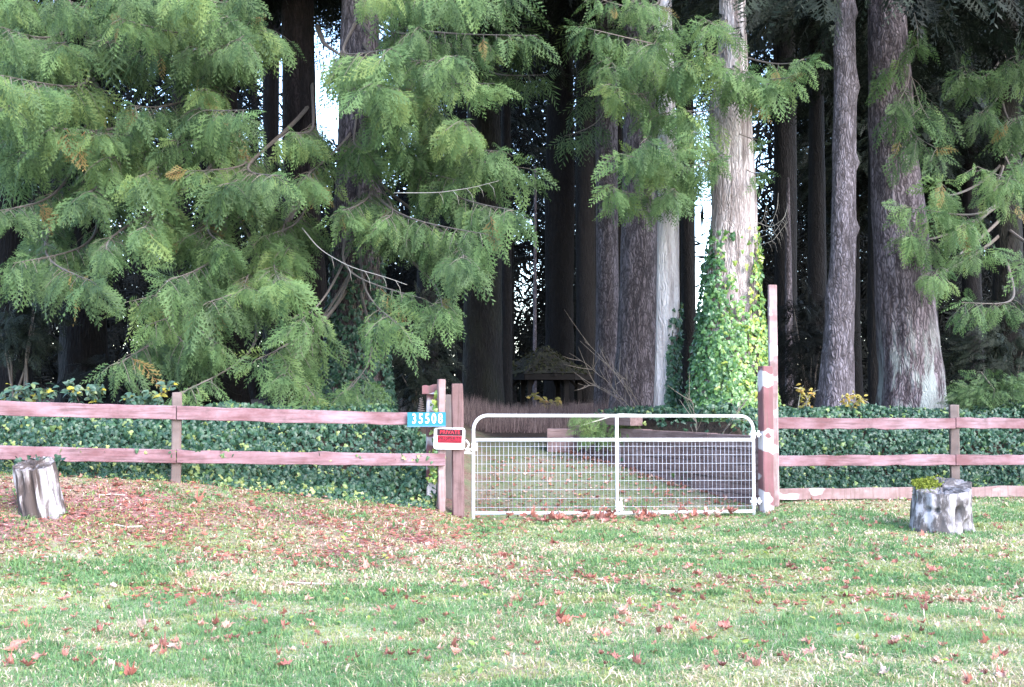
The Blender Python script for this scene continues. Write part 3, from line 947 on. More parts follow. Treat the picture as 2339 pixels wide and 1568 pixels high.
RT2 = [(2075, 520, 17.6), (2060, 470, 17.8), (2150, 410, 17.6), (2230, 380, 17.4), (2310, 400, 17.2), (2210, 500, 17.3), (2270, 560, 17.2),
       (2150, 610, 17.4), (2195, 690, 17.5), (2340, 590, 17.2), (2345, 350, 17.5)]
for i, t in enumerate(RT2):
    branch('q', at(*t), 640 + i, bright=0.5, start=0.5, size=0.34, rise=1.3, dens=0.62, spread=0.85)
# pale, nearly bare limbs seen across the foliage
def limb(key, pts, r0=0.022, mat='twig'):
    r0 *= 1.0 if mat == 'wood' else 0.4
    e, base = TREES[key]
    m = MB()
    P = np.array([at(*p) for p in pts]) - base
    t = np.linspace(0, 1, 24)
    tt = np.linspace(0, 1, len(P))
    Q = np.stack([np.interp(t, tt, P[:, c]) for c in range(3)], -1)
    for _ in range(4):
        Q[1:-1] = (Q[:-2] + Q[2:] + 2 * Q[1:-1]) / 4
    m.tube(Q, np.linspace(r0, r0 * 0.35, 24), 6)
    for k in range(0 if mat == 'wood' else 5):
        q = Q[8 + 3 * k]
        d = Q[9 + 3 * k] - Q[7 + 3 * k]
        ln = 0.16 + 0.05 * (k % 3)
        m.tube([q, q + unit(d) * ln * 0.3 + np.array([0, 0.02, -0.35 * ln]), q + unit(d) * ln * 0.35 + np.array([0.02, 0, -ln])], [r0 * 0.45, r0 * 0.35, r0 * 0.2], 4)
    m.build('branch', M['grey_twig' if mat == 'twig' else mat], e, True)


limb('a', [(690, 520, 17.5), (730, 570, 16.6), (800, 610, 15.8), (880, 632, 15.4), (930, 650, 15.3)])
limb('a', [(900, 440, 15.6), (1000, 440, 15.2), (1080, 428, 15.0), (1140, 412, 14.9)], 0.018)
limb('r', [(725, 60, 22.5), (740, 100, 21), (785, 130, 20.5)], 0.06, 'wood')
limb('j', [(1725, 505, 17.6), (1760, 520, 17.4), (1790, 500, 17.2), (1800, 470, 17.2)], 0.012)
limb('j', [(1722, 530, 17.6), (1755, 525, 17.4), (1775, 480, 17.2), (1778, 440, 17.2)], 0.011)
limb('j', [(1725, 545, 17.6), (1770, 530, 17.3), (1795, 490, 17.2)], 0.010)
limb('j', [(1722, 520, 17.6), (1745, 500, 17.4), (1752, 460, 17.3)], 0.010)
limb('j', [(1730, 560, 17.5), (1765, 550, 17.3), (1800, 505, 17.2)], 0.010)


# ------------------------------------------------------------------ ivy
def ivy_inst(mb, pos, nrm, size, tint, down=0.8, r=rng):
    k = len(pos)
    d = np.stack([r.normal(0, 0.5, k), r.normal(0, 0.3, k), -down + r.normal(0, 0.35, k)], -1)
    mb.inst(IVY, pos, frames(d, nrm + r.normal(0, 0.42, (k, 3))), size, tint)


def ivy_bed(name, x0, x1, u0, u1, n, h, pale=0.05, extra=None):
    r = np.random.default_rng(int(abs(x0 * 10)) + n)
    x = r.uniform(x0, x1, n)
    u = u0 + (u1 - u0) * r.random(n) ** 1.15
    y = fence_y(x) + u
    z = ground_z(x, y)
    e = 0.05
    gx = (ground_z(x + e, y) - z) / e
    gy = (ground_z(x, y + e) - z) / e
    nr = unit(np.stack([-gx * 0.5, -gy - 0.35, np.full(n, 0.9)], -1))
    lump = fbm(x * 1.3, (y + z) * 1.3, 9)
    hh = (0.03 + h * lump + 0.3 * np.maximum(0, fbm(x * 0.9, y * 0.4, 19) - 0.5)) * smooth(u0 - 0.05, u0 + 0.5, u) + 0.01
    p = np.stack([x, y, z], -1) + nr * (hh * r.uniform(0.5, 1.0, n))[:, None]
    if extra is not None:
        keep = extra(x, y)
        p, nr, lump, u = p[keep], nr[keep], lump[keep], u[keep]
    t = np.clip(0.15 + 0.55 * lump + r.normal(0, 0.16, len(p)), 0, 0.86)
    t[r.random(len(p)) < pale] = r.uniform(0.88, 1.0)
    edge = (u < u0 + 0.25) & (r.random(len(p)) < 0.2)
    t[edge] = r.uniform(0.85, 1.0, edge.sum())
    m = MB()
    ivy_inst(m, p, nr, r.uniform(0.035, 0.075, len(p)) * (0.75 + 0.8 * lump), t, r=r)
    return m.build(name, M['ivy'], kind='stuff')


def rail_shoots():
    r = np.random.default_rng(12)
    e = empty('ivy', (-3.9, 13.6, 0.9), 0, 'pale young ivy shoots creeping along the lower rail of the long fence', 'ivy')
    c = np.concatenate([r.normal(q, w, int(k)) for q, w, k in ((-4.95, 0.15, 36), (-4.3, 0.1, 14), (-3.55, 0.1, 16), (-2.8, 0.08, 12), (-2.0, 0.2, 12), (-1.15, 0.14, 30), (-5.6, 0.1, 14), (-3.97, 0.05, 10))])
    p = np.stack([c, fence_y(c) - 0.10 + r.normal(0, 0.02, len(c)), np.interp(c, [-5.85, -3.98, -0.9], [0.98, 0.88, 0.76]) + r.normal(0, 0.035, len(c))], -1) - np.array([-3.9, 13.6, 0.9])
    m = MB()
    ivy_inst(m, p, np.tile([0, -0.8, 0.6], (len(c), 1)), r.uniform(0.035, 0.065, len(c)), r.uniform(0.7, 1.0, len(c)), r=r)
    m.build('foliage', M['ivy'], e, kind='stuff')


rail_shoots()


def right_of_wall(x, y):
    dw = WB - WA
    nv = np.array([dw[1], -dw[0]]) / np.linalg.norm(dw)
    return ((x - WA[0]) * nv[0] + (y - WA[1]) * nv[1] > 0.12)


ivy_bed('ivy_bed', -9.5, -0.95, 0.02, 2.4, 22000, 0.34)
ivy_bed('ivy_bed', 3.55, 11.0, 0.04, 2.6, 20500, 0.34, 0.04)
ivy_bed('ivy_bed', 0.9, 4.6, 0.0, 5.2, 11000, 0.34, 0.06, right_of_wall)


def climb(name, key, label, z1, n, mat, side=(-PI, PI), rfun=None, tintf=None, seed=0, parts=0):
    """ivy climbing a trunk: leaves standing off the bark"""
    e, base = TREES[key]
    r = np.random.default_rng(seed)
    t = empty(name, base, 0, label, 'ivy')
    z = z1 * r.random(n) ** 1.5
    a = r.uniform(side[0], side[1], n)
    keep = r.random(n) < smooth(1.25, 0.2, z / z1 + 0.5 * (fbm(a * 2, z * 1.2, seed) - 0.5))
    if key == 'j':
        keep &= (r.random(n) < 1 - 0.93 * smooth(1.35, 2.1, z) * np.exp(-((a + 1.25) / 0.55) ** 2))
    z, a = z[keep], a[keep]
    rr, cx = rfun(z)
    off = 0.02 + 0.16 * fbm(a * 3, z * 1.5, seed + 3) * (1 - z / z1 * 0.7)
    p = np.stack([cx + (rr + off) * np.cos(a), (rr + off) * np.sin(a), z + 0.1], -1)
    nr = np.stack([np.cos(a), np.sin(a), np.full(len(a), 0.35)], -1)
    tint = tintf(a, z, r)
    size = r.uniform(0.05, 0.115, len(p))
    front = np.argsort(p[:, 1] - 0.15 * r.random(len(p)))[:parts]
    rest = np.ones(len(p), bool)
    rest[front] = False
    m = MB()
    ivy_inst(m, p[rest], nr[rest], size[rest], tint[rest], r=r)
    m.build('foliage', M[mat], t, kind='stuff')
    st = MB()
    for k in range(9):
        a0 = r.uniform(side[0] * 0.8, side[1] * 0.8) if side[1] - side[0] < 6 else r.uniform(-2.6, -0.5)
        zz = np.linspace(0, z1 * r.uniform(0.6, 1), 14)
        rz, cz = rfun(zz)
        aa = a0 + 0.25 * np.sin(zz * 1.7 + k)
        st.tube(np.stack([cz + (rz + 0.015) * np.cos(aa), (rz + 0.015) * np.sin(aa), zz], -1), 0.012, 4)
    st.build('stem', M['wood'], t)
    bins = {}
    for q in front:
        b = int(tint[q] * 7)
        if b not in bins:
            mm = MB()
            mm.inst(IVY, np.zeros((1, 3)), np.eye(3)[None], np.ones(1), np.array([b / 7 + 0.07]))
            bins[b] = mm.mesh('ivy_leaf', M[mat])
        o = link('ivy_leaf', bins[b], t)
        d = np.array([[r.normal(0, 0.5), r.normal(0, 0.3), -0.8 + r.normal(0, 0.35)]])
        F = frames(d, nr[q:q + 1] + r.normal(0, 0.4, (1, 3)))[0] * size[q] * 1.15
        mt = Matrix([[*F[0], p[q, 0]], [*F[1], p[q, 1]], [*F[2], p[q, 2]], [0, 0, 0, 1]])
        o.matrix_local = mt


def rf(key, tab):
    e, base = TREES[key]
    zs, rs, xs = [], [], []
    for py, cx, w in tab:
        p = at(cx, py, base[1])
        zs.append(p[2] - base[2]); rs.append(w / FPX * base[1] / 2); xs.append(p[0] - base[0])
    return lambda z: (np.interp(z, zs, rs), np.interp(z, zs, xs))


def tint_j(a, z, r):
    t = 0.33 + 0.36 * np.cos(a + 0.75) + 0.08 * (z / 3) + r.normal(0, 0.16, len(a))  # brighter toward the sun side: light painted into the leaf tint
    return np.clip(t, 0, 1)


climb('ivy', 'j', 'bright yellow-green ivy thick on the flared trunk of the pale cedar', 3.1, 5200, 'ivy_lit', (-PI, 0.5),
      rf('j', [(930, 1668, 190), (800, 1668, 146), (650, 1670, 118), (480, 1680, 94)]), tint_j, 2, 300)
climb('ivy', 'h', 'thin ivy up one side of the slender pale cedar', 2.0, 900, 'ivy', (-1.5, 0.6),
      rf('h', [(925, 1514, 50), (700, 1526, 52), (480, 1526, 46)]), lambda a, z, r: np.clip(0.5 + r.normal(0, 0.2, len(a)), 0, 0.95), 4, 120)
climb('ivy', 'a', 'dull dark ivy on the old cedar behind the fence', 3.3, 2600, 'ivy', (-PI, 0.2),
      rf('a', [(940, 812, 165), (850, 812, 140), (700, 815, 118), (400, 820, 100)]), lambda a, z, r: np.clip(0.35 + r.normal(0, 0.2, len(a)), 0, 0.9), 6, 150)

# ------------------------------------------------------------------ fences, posts
def pz(py, Y):
    return CAM_H + (HORIZON - py) / FPX * Y


def board(name, a, b, h, th, mat, parent, sag=0.0, seg=14, warp=0.006, seed=0):
    """a board from a to b (centres, local to parent), height h, thickness th, slightly warped edges"""
    r = np.random.default_rng(seed)
    a, b = np.asarray(a, float), np.asarray(b, float)
    d = b - a
    L = np.linalg.norm(d)
    fwd = np.array([d[1], -d[0], 0]) / max(np.linalg.norm(d[:2]), 1e-6)
    m = MB()
    t = np.linspace(0, 1, seg)
    w1, w2 = r.normal(0, warp, seg), r.normal(0, warp, seg)
    v = []
    for i in range(seg):
        c = a + d * t[i] + np.array([0, 0, -sag * 4 * t[i] * (1 - t[i])])
        bev = 0.006
        for dy, dz in ((th / 2 - bev, h / 2 + w1[i]), (th / 2, h / 2 - bev + w1[i]), (th / 2, -h / 2 + bev + w2[i]), (th / 2 - bev, -h / 2 + w2[i]),
                       (-th / 2 + bev, -h / 2 + w2[i]), (-th / 2, -h / 2 + bev + w2[i]), (-th / 2, h / 2 - bev + w1[i]), (-th / 2 + bev, h / 2 + w1[i])):
            v.append(c + fwd * dy + np.array([0, 0, dz]))
    n = 8
    f = [(i * n + j, i * n + (j + 1) % n, (i + 1) * n + (j + 1) % n, (i + 1) * n + j) for i in range(seg - 1) for j in range(n)]
    v = np.array(v)
    # object axes: x along the board, so the grain follows it
    ang = math.atan2(d[1], d[0])
    Rm = np.array([[math.cos(-ang), -math.sin(-ang), 0], [math.sin(-ang), math.cos(-ang), 0], [0, 0, 1]])
    c0 = (a + b) / 2
    v = (v - c0) @ Rm.T
    m.add(v, f)
    for q in (0, seg - 1):
        ring = v[q * n:(q + 1) * n]
        m.add(np.vstack([ring, ring.mean(0)[None]]), [(j, (j + 1) % n, n) if q else ((j + 1) % n, j, n) for j in range(n)])
    o = m.build(name, mat, parent)
    o.location = c0
    o.rotation_euler = (0, 0, ang)
    return o


def post(name, x, y, z0, z1, w, dpt, mat, parent, rz=0.0, lean=0.0, chamfer=0.012, seed=0, **kw):
    r = np.random.default_rng(seed)
    m = MB()
    seg = 10
    v = []
    c = chamfer
    prof = [(-w / 2 + c, -dpt / 2), (w / 2 - c, -dpt / 2), (w / 2, -dpt / 2 + c), (w / 2, dpt / 2 - c), (w / 2 - c, dpt / 2), (-w / 2 + c, dpt / 2), (-w / 2, dpt / 2 - c), (-w / 2, -dpt / 2 + c)]
    for i in range(seg):
        t = i / (seg - 1)
        j = r.normal(0, 0.0025, (8, 2))
        k = 1.0
        for q in range(8):
            v.append((prof[q][0] * k + j[q, 0] + lean * t * (z1 - z0), prof[q][1] * k + j[q, 1], z0 + (z1 - z0) * t))
    f = [(i * 8 + q, i * 8 + (q + 1) % 8, (i + 1) * 8 + (q + 1) % 8, (i + 1) * 8 + q) for i in range(seg - 1) for q in range(8)]
    v = np.array(v)
    top = v[-8:].copy()
    top2 = top * np.array([0.94, 0.94, 1]) + np.array([lean * (z1 - z0) * 0.06, 0, 0.012])
    m.add(np.vstack([v, top2, top2.mean(0)[None] + [[0, 0, 0.004]]]), f + [((seg - 1) * 8 + q, (seg - 1) * 8 + (q + 1) % 8, seg * 8 + (q + 1) % 8, seg * 8 + q) for q in range(8)])
    b0 = len(v)
    m.f3.append(np.array([(b0 + q, b0 + (q + 1) % 8, b0 + 8) for q in range(8)]))
    o = m.build(name, mat, parent, **kw)
    o.location = (x, y, 0)
    o.rotation_euler = (0, 0, rz)
    return o


def pt(px, py, Y):
    return at(px, py, Y)


# long fence
fo = np.array([-3.98, 13.5, 0.5])
lf = empty('wooden_fence', fo, 0, 'longer faded red two-rail fence backed by ivy, ending at the house number', 'fence')
P0 = -1.2   # rails run on beyond the frame
def rail_pts(pa, pb):
    return at(*pa) - fo, at(*pb) - fo


for i, (pa, pb, h) in enumerate([((-300, 921.5, 12.50), (402, 942, 13.42), 0.165), ((404, 942, 13.42), (1000, 957.5, 14.40), 0.158),
                                 ((-300, 1025, 12.50), (402, 1042, 13.42), 0.16), ((404, 1042, 13.42), (1016, 1049.5, 14.42), 0.155)]):
    a, b = rail_pts(pa, pb)
    board('rail', a, b, h, 0.04, M['fence'], lf, 0.005, 18, 0.004, i)
p = at(403, 1000, 13.50) - fo
post('post', p[0], p[1], -0.35, pz(898, 13.5) - fo[2], 0.115, 0.10, M['cut_post'], lf, 0.28, 0, seed=2, label='bare weathered post with a pale cut top')
p = at(1010, 1000, 14.50) - fo
post('post', p[0], p[1], -0.85, pz(868, 14.5) - fo[2], 0.095, 0.10, M['post'], lf, 0.2, -0.006, seed=3)
p = at(-190, 1000, 12.72) - fo
post('post', p[0], p[1], -0.2, 1.05, 0.115, 0.10, M['cut_post'], lf, 0.28, 0, seed=4)

# old peeling post with a short crosspiece behind the end of the fence
op = at(985, 1000, 14.72)
olde = empty('old_post', (op[0], op[1], float(ground_z(op[0], op[1]))), 0.2, 'old red post with peeling white patches and a short board across its top', 'post')
zb = olde.location.z
post('post', 0, 0, -0.2, pz(884, 14.72) - zb, 0.125, 0.10, M['old_post'], olde, 0, 0, seed=7)
board('crosspiece', (-0.13, -0.075, pz(890, 14.7) - zb), (0.10, -0.075, pz(888, 14.7) - zb), 0.115, 0.035, M['old_post'], olde, 0, 6, 0.006, 9)
# ivy creeping up it
ci = empty('ivy', (op[0], op[1] - 0.16, zb), 0, 'strand of light green ivy climbing between the two posts beside the house number', 'ivy')
m = MB()
q = np.stack([0.08 + rng.normal(0, 0.045, 90), rng.normal(-0.04, 0.03, 90), rng.uniform(0.3, pz(885, 14.6) - zb, 90)], -1)
ivy_inst(m, q, np.tile([0, -1.0, 0.3], (90, 1)), rng.uniform(0.04, 0.075, 90), rng.uniform(0.55, 0.95, 90))
m.build('foliage', M['ivy_lit'], ci, kind='stuff')
m = MB()
m.tube([(0.08 + 0.03 * math.sin(i), -0.03, i * 0.15) for i in range(10)], 0.006, 4)
m.build('stem', M['wood'], ci)

# gate latch post
lp = at(1048, 1000, 14.55)
tag(post('gate_post', lp[0], lp[1], float(ground_z(lp[0], lp[1])) - 0.2, pz(878, 14.55), 0.148, 0.14, M['brown_post'], None, 0.1, -0.012, seed=11),
    'square brown-red gatepost holding the latch side of the white gate', 'post')

# grey board seen between the posts
gb = at(1024, 930, 15.3)
tag(post('board', gb[0], gb[1], float(ground_z(gb[0], gb[1])) - 0.1, pz(903, 15.3), 0.10, 0.03, M['dark_side'], None, 0.2, 0, seed=12),
    'plain grey board standing in the gap between two posts', 'board')
# coil of wire hanging on the old post
co = MB()
tt = np.linspace(0, 2 * PI * 7, 150)
cp = at(962, 922, 14.6)
co.tube(np.stack([cp[0] + (0.015 + 0.03 * tt / tt[-1]) * np.cos(tt) * 1.1, cp[1] + 0.045 * np.sin(tt), cp[2] + 0.08 - 0.2 * tt / tt[-1]], -1), 0.005, 5)
tag(co.build('wire_coil', M['dark_side']), 'small grey wire coil hanging by the old post above the house number', 'coil')

# hinge-side gatepost and tall post
hp = at(1749, 1000, 15.22)
hz = float(ground_z(hp[0], hp[1]))
tag(post('gate_post', hp[0], hp[1], hz - 0.2, pz(838, 15.22), 0.15, 0.17, M['old_post'], None, 0.26, 0.0, seed=13),
    'thick red gatepost with large white peeled patches on the hinge side of the gate', 'post')
tp_ = at(1767, 900, 15.45)
tag(post('tall_post', tp_[0], tp_[1], float(ground_z(tp_[0], tp_[1])) - 0.2, pz(652, 15.45), 0.112, 0.10, M['pale_post'], None, -0.05, -0.002, seed=14),
    'tallest post, faded pinkish red, rising behind the thick peeling gatepost', 'post')

# short fence
so = np.array([3.6, 15.72, 0.1])
sf = empty('wooden_fence', so, 0, 'shorter faded red fence with kickboard running behind the mossy stump', 'fence')
for i, (pa, pb, h) in enumerate([((1768, 966, 15.62), (2181, 966, 15.98), 0.15), ((2183, 966, 15.98), (2620, 966, 16.3), 0.15),
                                 ((1770, 1051, 15.62), (2181, 1050, 15.98), 0.145), ((2183, 1050, 15.98), (2620, 1046, 16.3), 0.145)]):
    a, b = at(*pa) - so, at(*pb) - so
    board('rail', a, b, h, 0.04, M['fence'], sf, 0.004, 16, 0.005, 20 + i)
a, b = at(1768, 1128, 15.62) - so, at(2625, 1119, 16.3) - so
board('kickboard', a, b, 0.15, 0.045, M['post'], sf, 0.004, 18, 0.008, 31, )
p = at(2180, 1000, 16.06) - so
post('post', p[0], p[1], -0.2, pz(926, 16.06) - so[2], 0.125, 0.12, M['cut_post'], sf, -0.25, 0, seed=15)
p = at(2600, 1000, 16.38) - so
post('post', p[0], p[1], -0.2, pz(926, 16.3) - so[2], 0.125, 0.12, M['cut_post'], sf, -0.1, 0, seed=16)

# ------------------------------------------------------------------ gate
GA, GB = at(1081, 1180, 14.60), at(1722, 1170, 15.17)
gd = GB - GA
gl = math.hypot(gd[0], gd[1])
ga = math.atan2(gd[1], gd[0])
gate = empty('field_gate', (GA[0], GA[1], GA[2]), ga, 'white tubular field gate with a wire mesh lower part', 'gate')
# local frame: x along the gate, z up
zt = pz(948.5, 14.60) - GA[2]
zm = pz(1004, 14.60) - GA[2]
ts = (pz(949.5, 15.17) - GA[2], pz(1003.5, 15.17) - GA[2])
def gz(u, za, zb):
    return za + (zb - za) * u / gl
R0, tr = 0.18, 0.022
bz = (0.045, pz(1169, 15.17) - GA[2] + 0.02)
arc = []
for k in range(9):
    a = PI + (PI / 2) * k / 8 * -1
    arc.append((R0 + R0 * math.cos(a), 0, zt - R0 + R0 * math.sin(a)))
arc2 = []
for k in range(9):
    a = PI / 2 - (PI / 2) * k / 8
    arc2.append((gl - R0 + R0 * math.cos(a), 0, ts[0] - R0 + R0 * math.sin(a)))
path = [(0, 0, -0.03)] + [(0, 0, z) for z in np.linspace(0.1, zt - R0 - 0.02, 5)] + arc + [(x, 0, gz(x, zt, ts[0])) for x in np.linspace(R0 + 0.1, gl - R0 - 0.1, 8)] + arc2 + [(gl, 0, z) for z in np.linspace(ts[0] - R0 - 0.02, bz[1] - 0.05, 6)]
m = MB(); m.tube(path, tr, 12); m.build('frame', M['gate'], gate, True)
m = MB(); m.tube([(0.02, 0, zm), (gl / 2, 0, (zm + ts[1]) / 2), (gl - 0.02, 0, ts[1])], 0.024, 12); m.build('middle_rail', M['gate'], gate, True)
m = MB(); m.tube([(0.02, 0, bz[0]), (gl / 2, 0, sum(bz) / 2 - 0.01), (gl - 0.02, 0, bz[1])], 0.022, 12); m.build('bottom_rail', M['gate'], gate, True)
ux = gl * (1406.5 - 1081) / (1722 - 1081) * 0.99
m = MB(); m.tube([(ux, 0, bz[0]), (ux, 0, (zt) * 0.5), (ux, 0, zt)], 0.022, 12); m.build('upright', M['gate'], gate, True)
# mesh wires
nv = 66
vw = MB(); vw.tube([(0, 0, 0), (0, 0, 0.5), (0, 0, 1.0)], 0.0022, 5)
vme = vw.mesh('vertical_wire', M['wire'], True)
for k in range(1, nv):
    u = gl * k / nv
    z0_, z1_ = gz(u, *bz), gz(u, zm, ts[1])
    o = link('vertical_wire', vme, gate)
    o.location = (u, 0.004, z0_)
    o.scale = (1, 1, z1_ - z0_)
    o.rotation_euler = (0, random.uniform(-0.006, 0.006), 0)
hw = MB(); hw.tube([(x, 0, 0) for x in np.linspace(0, 1, 5)], 0.0022, 5)
hme = hw.mesh('horizontal_wire', M['wire'], True)
for k in range(1, 9):
    a, b = bz[0] + (zm - bz[0]) * (k - 0.35) / 8.4, bz[1] + (ts[1] - bz[1]) * (k - 0.35) / 8.4
    o = link('horizontal_wire', hme, gate)
    o.location = (0, -0.004, a)
    o.scale = (gl, 1, 1)
    o.rotation_euler = (0, -math.atan2(b - a, gl), 0)
for z in (pz(1143, 15.17) - GA[2], pz(991, 15.17) - GA[2]):
    m = MB()
    m.tube([(gl - 0.06, -0.035, z), (gl + 0.07, -0.035, z + 0.005)], 0.018, 8)
    m.tube([(gl, 0, z - 0.05), (gl, 0, z + 0.05)], 0.035, 10)
    m.tube([(gl + 0.06, -0.035, z - 0.035), (gl + 0.06, -0.035, z + 0.05)], 0.015, 8)
    m.box((gl + 0.085, 0.0, z), (0.05, 0.03, 0.03))
    m.build('hinge', M['gate'], gate)
m = MB()
zl = pz(1022, 14.6) - GA[2]
m.box((0.012, -0.03, zl + 0.015), (0.075, 0.03, 0.10))
m.tube([(-0.11, -0.03, zl - 0.015), (0.02, -0.03, zl - 0.015)], 0.014, 8)
m.tube([(-0.10, -0.03, zl + 0.10), (-0.06, -0.03, zl + 0.05), (-0.08, -0.03, zl + 0.0), (-0.06, -0.03, zl - 0.07)], 0.013, 6)
m.tube([(-0.12, -0.03, zl - 0.06), (-0.03, -0.03, zl - 0.065)], 0.014, 6)
m.build('latch', M['gate'], gate)
m = MB()
m.box((ux + 0.015, -0.03, 0.14), (0.085, 0.04, 0.06)); m.tube([(ux + 0.045, -0.035, 0.03), (ux + 0.045, -0.035, 0.22)], 0.014, 8); m.box((ux + 0.02, -0.03, 0.07), (0.10, 0.035, 0.03))
m.build('drop_bolt', M['gate'], gate)


# ------------------------------------------------------------------ signs
def text_mesh(txt, size, mat, bold=0.0, sx=1.0, extrude=0.002):
    cu = bpy.data.curves.new('lettering', 'FONT')
    cu.body = txt
    cu.size = size
    cu.align_x = 'CENTER'
    cu.align_y = 'CENTER'
    cu.offset = bold
    cu.extrude = extrude
    cu.resolution_u = 4
    o = bpy.data.objects.new('lettering', cu)
    COL.objects.link(o)
    dg = bpy.context.evaluated_depsgraph_get()
    me = bpy.data.meshes.new_from_object(o.evaluated_get(dg))
    bpy.data.objects.remove(o)
    me.transform(Matrix.Diagonal((sx, 1, 1, 1)))
    me.materials.clear()
    me.materials.append(mat)
    return me


def panel(name, w, h, th, mat, parent, y=0, r=0.012, x=0, z=0):
    """rounded plate in the xz plane, front at -y"""
    m = MB()
    pr = []
    for cx, cz, a0 in ((w / 2 - r, h / 2 - r, 0), (-w / 2 + r, h / 2 - r, PI / 2), (-w / 2 + r, -h / 2 + r, PI), (w / 2 - r, -h / 2 + r, 1.5 * PI)):
        for k in range(4):
            a = a0 + PI / 2 * k / 3
            pr.append((cx + r * math.cos(a) + x, cz + r * math.sin(a) + z))
    n = len(pr)
    v = [(a, y - th / 2, b) for a, b in pr] + [(a, y + th / 2, b) for a, b in pr] + [(x, y - th / 2, z), (x, y + th / 2, z)]
    m.add(v, [(k, (k + 1) % n, n + (k + 1) % n, n + k) for k in range(n)])
    m.f3.append(np.array([(2 * n, (k + 1) % n, k) for k in range(n)] + [(2 * n + 1, n + k, n + (k + 1) % n) for k in range(n)]))
    return m.build(name, mat, parent)


c = at(974.5, 956.5, 14.27)
s1 = empty('house_number_sign', c, 0.30, 'teal house number sign reading 35508 on the end of the upper rail', 'sign')
wS = 88 / FPX * 14.27 / math.cos(0.2)
hS = 31 / FPX * 14.27
panel('plate', wS, hS, 0.006, M['sign_teal'], s1, 0, 0.006)
panel('edge', wS * 0.98, 0.012, 0.006, M['sign_blue'], s1, -0.001, 0.003, 0, -hS / 2 - 0.004)
for i, ch in enumerate('35508'):
    o = link('digit', text_mesh(ch, 0.175, M['white'], 0.0025, 0.70), s1)
    o.location = (wS * (-0.325 + 0.17 * i), -0.006, 0.0)
    o.rotation_euler = (PI / 2, 0, 0)

c = at(1026.5, 1001, 14.40)
s2 = empty('property_sign', c, 0.22, 'white framed red and black sign reading PRIVATE PROPERTY', 'sign')
s2.rotation_euler = (0, 0.02, 0.12)
ws, hs = 71 / FPX * 14.4, 49 / FPX * 14.4
panel('plate', ws, hs, 0.006, M['white'], s2, 0, 0.03)
panel('black_panel', ws * 0.82, hs * 0.30, 0.003, M['sign_black'], s2, -0.006, 0.004, 0.005, hs * 0.285)
panel('red_panel', ws * 0.78, hs * 0.33, 0.003, M['sign_red'], s2, -0.006, 0.004, 0.005, -hs * 0.04)
for t_, z_, mm in (('PRIVATE', hs * 0.285, 'sign_red2'), ('PROPERTY', hs * -0.01, 'sign_black')):
    o = link('lettering', text_mesh(t_, 0.066, M[mm], 0.0006, 1.05 if t_ == 'PRIVATE' else 0.95), s2)
    o.location = (0.005, -0.0085, z_)
    o.rotation_euler = (PI / 2, 0, 0)
for k_, z_ in enumerate((-hs * 0.115, -hs * 0.165)):
    panel('print_line', ws * 0.72, 0.005, 0.002, M['sign_black'], s2, -0.0095, 0.002, 0.005, z_)

# ------------------------------------------------------------------ retaining wall of timbers
wd = (WB - WA)
wlen = np.linalg.norm(wd)
wu = wd / wlen
wall = empty('retaining_wall', (WA[0], WA[1], 0), math.atan2(wu[1], wu[0]), 'low retaining wall of weathered timbers beside the drive, ivy spilling over its top', 'wall')
courses = 5
for cidx in range(courses):
    u0 = 0.0
    kk = 0
    while u0 < wlen - 0.1:
        ln = min(1.55 if (kk + cidx) % 2 else 1.15, wlen - u0)
        m = MB()
        zc0 = 0.06 + cidx * 0.205 + 0.01 * u0 * 0.6
        th = 0.2 + random.uniform(-0.006, 0.006)
        yoff = random.uniform(-0.02, 0.015) - 0.014 * cidx * 0
        bx = np.array([(a * (ln - 0.012) / 2, b * 0.09, d * (0.1 - 0.004)) for a in (-1, 1) for b in (-1, 1) for d in (-1, 1)])
        m.box((0, 0, 0), (ln - 0.012, 0.18 + random.uniform(0, 0.02), 0.196))
        o = m.build('timber', M['timber'], wall)
        o.location = (u0 + ln / 2, yoff, zc0 + 0.02)
        u0 += ln
        kk += 1
m = MB(); m.box((0, 0, 0), (0.62, 0.45, 0.5))
o = m.build('end_block', M['timber'], wall); o.location = (wlen + 0.1, 0.1, 0.72); o.rotation_euler = (0, 0, -math.atan2(wu[1], wu[0]))
for a_, b_ in ((3.6, 0.0),):
    m = MB(); m.box((0, 0, 0), (1.35, 0.24, 0.17))
    o = m.build('cap_timber', M['timber'], wall); o.location = (a_, 0.05, 1.155 + b_); 

# ------------------------------------------------------------------ gazebo
gp = at(1243, 930, 50)
gzb = empty('gazebo', (gp[0], gp[1], float(ground_z(gp[0], gp[1]))), 0.1, 'small dark gazebo with a sagging mossy roof among the trunks', 'gazebo')
gz0 = gzb.location.z
za, ze, rr = pz(789, 50) - gz0, pz(854, 50) - gz0, 113 / FPX * 50
m = MB()
segs = 6
V = []
nr = 8
for a in range(segs):
    a0, a1 = 2 * PI * a / segs, 2 * PI * (a + 1) / segs
    for i in range(nr + 1):
        t = i / nr
        for j in range(nr + 1):
            s = j / nr
            x = (math.cos(a0) * (1 - s) + math.cos(a1) * s) * rr * t
            y = (math.sin(a0) * (1 - s) + math.sin(a1) * s) * rr * t
            z = za + (ze - za) * (t ** 1.12) + 0.05 * (mnoise.noise(Vector((x * 1.5, y * 1.5, 0.3)))) - 0.06 * math.sin(PI * t)
            V.append((x, y, z))
    k0 = a * (nr + 1) ** 2
    q = [(k0 + i * (nr + 1) + j, k0 + (i + 1) * (nr + 1) + j, k0 + (i + 1) * (nr + 1) + j + 1, k0 + i * (nr + 1) + j + 1) for i in range(nr) for j in range(nr)]
    m.f4.append(np.array(q))
m.v = [np.array(V)]; m.tint = [np.full(len(V), 0.5)]; m.tip = [np.full(len(V), 0.5)]; m.n = len(V)
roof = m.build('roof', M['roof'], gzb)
m = MB()
k = 900
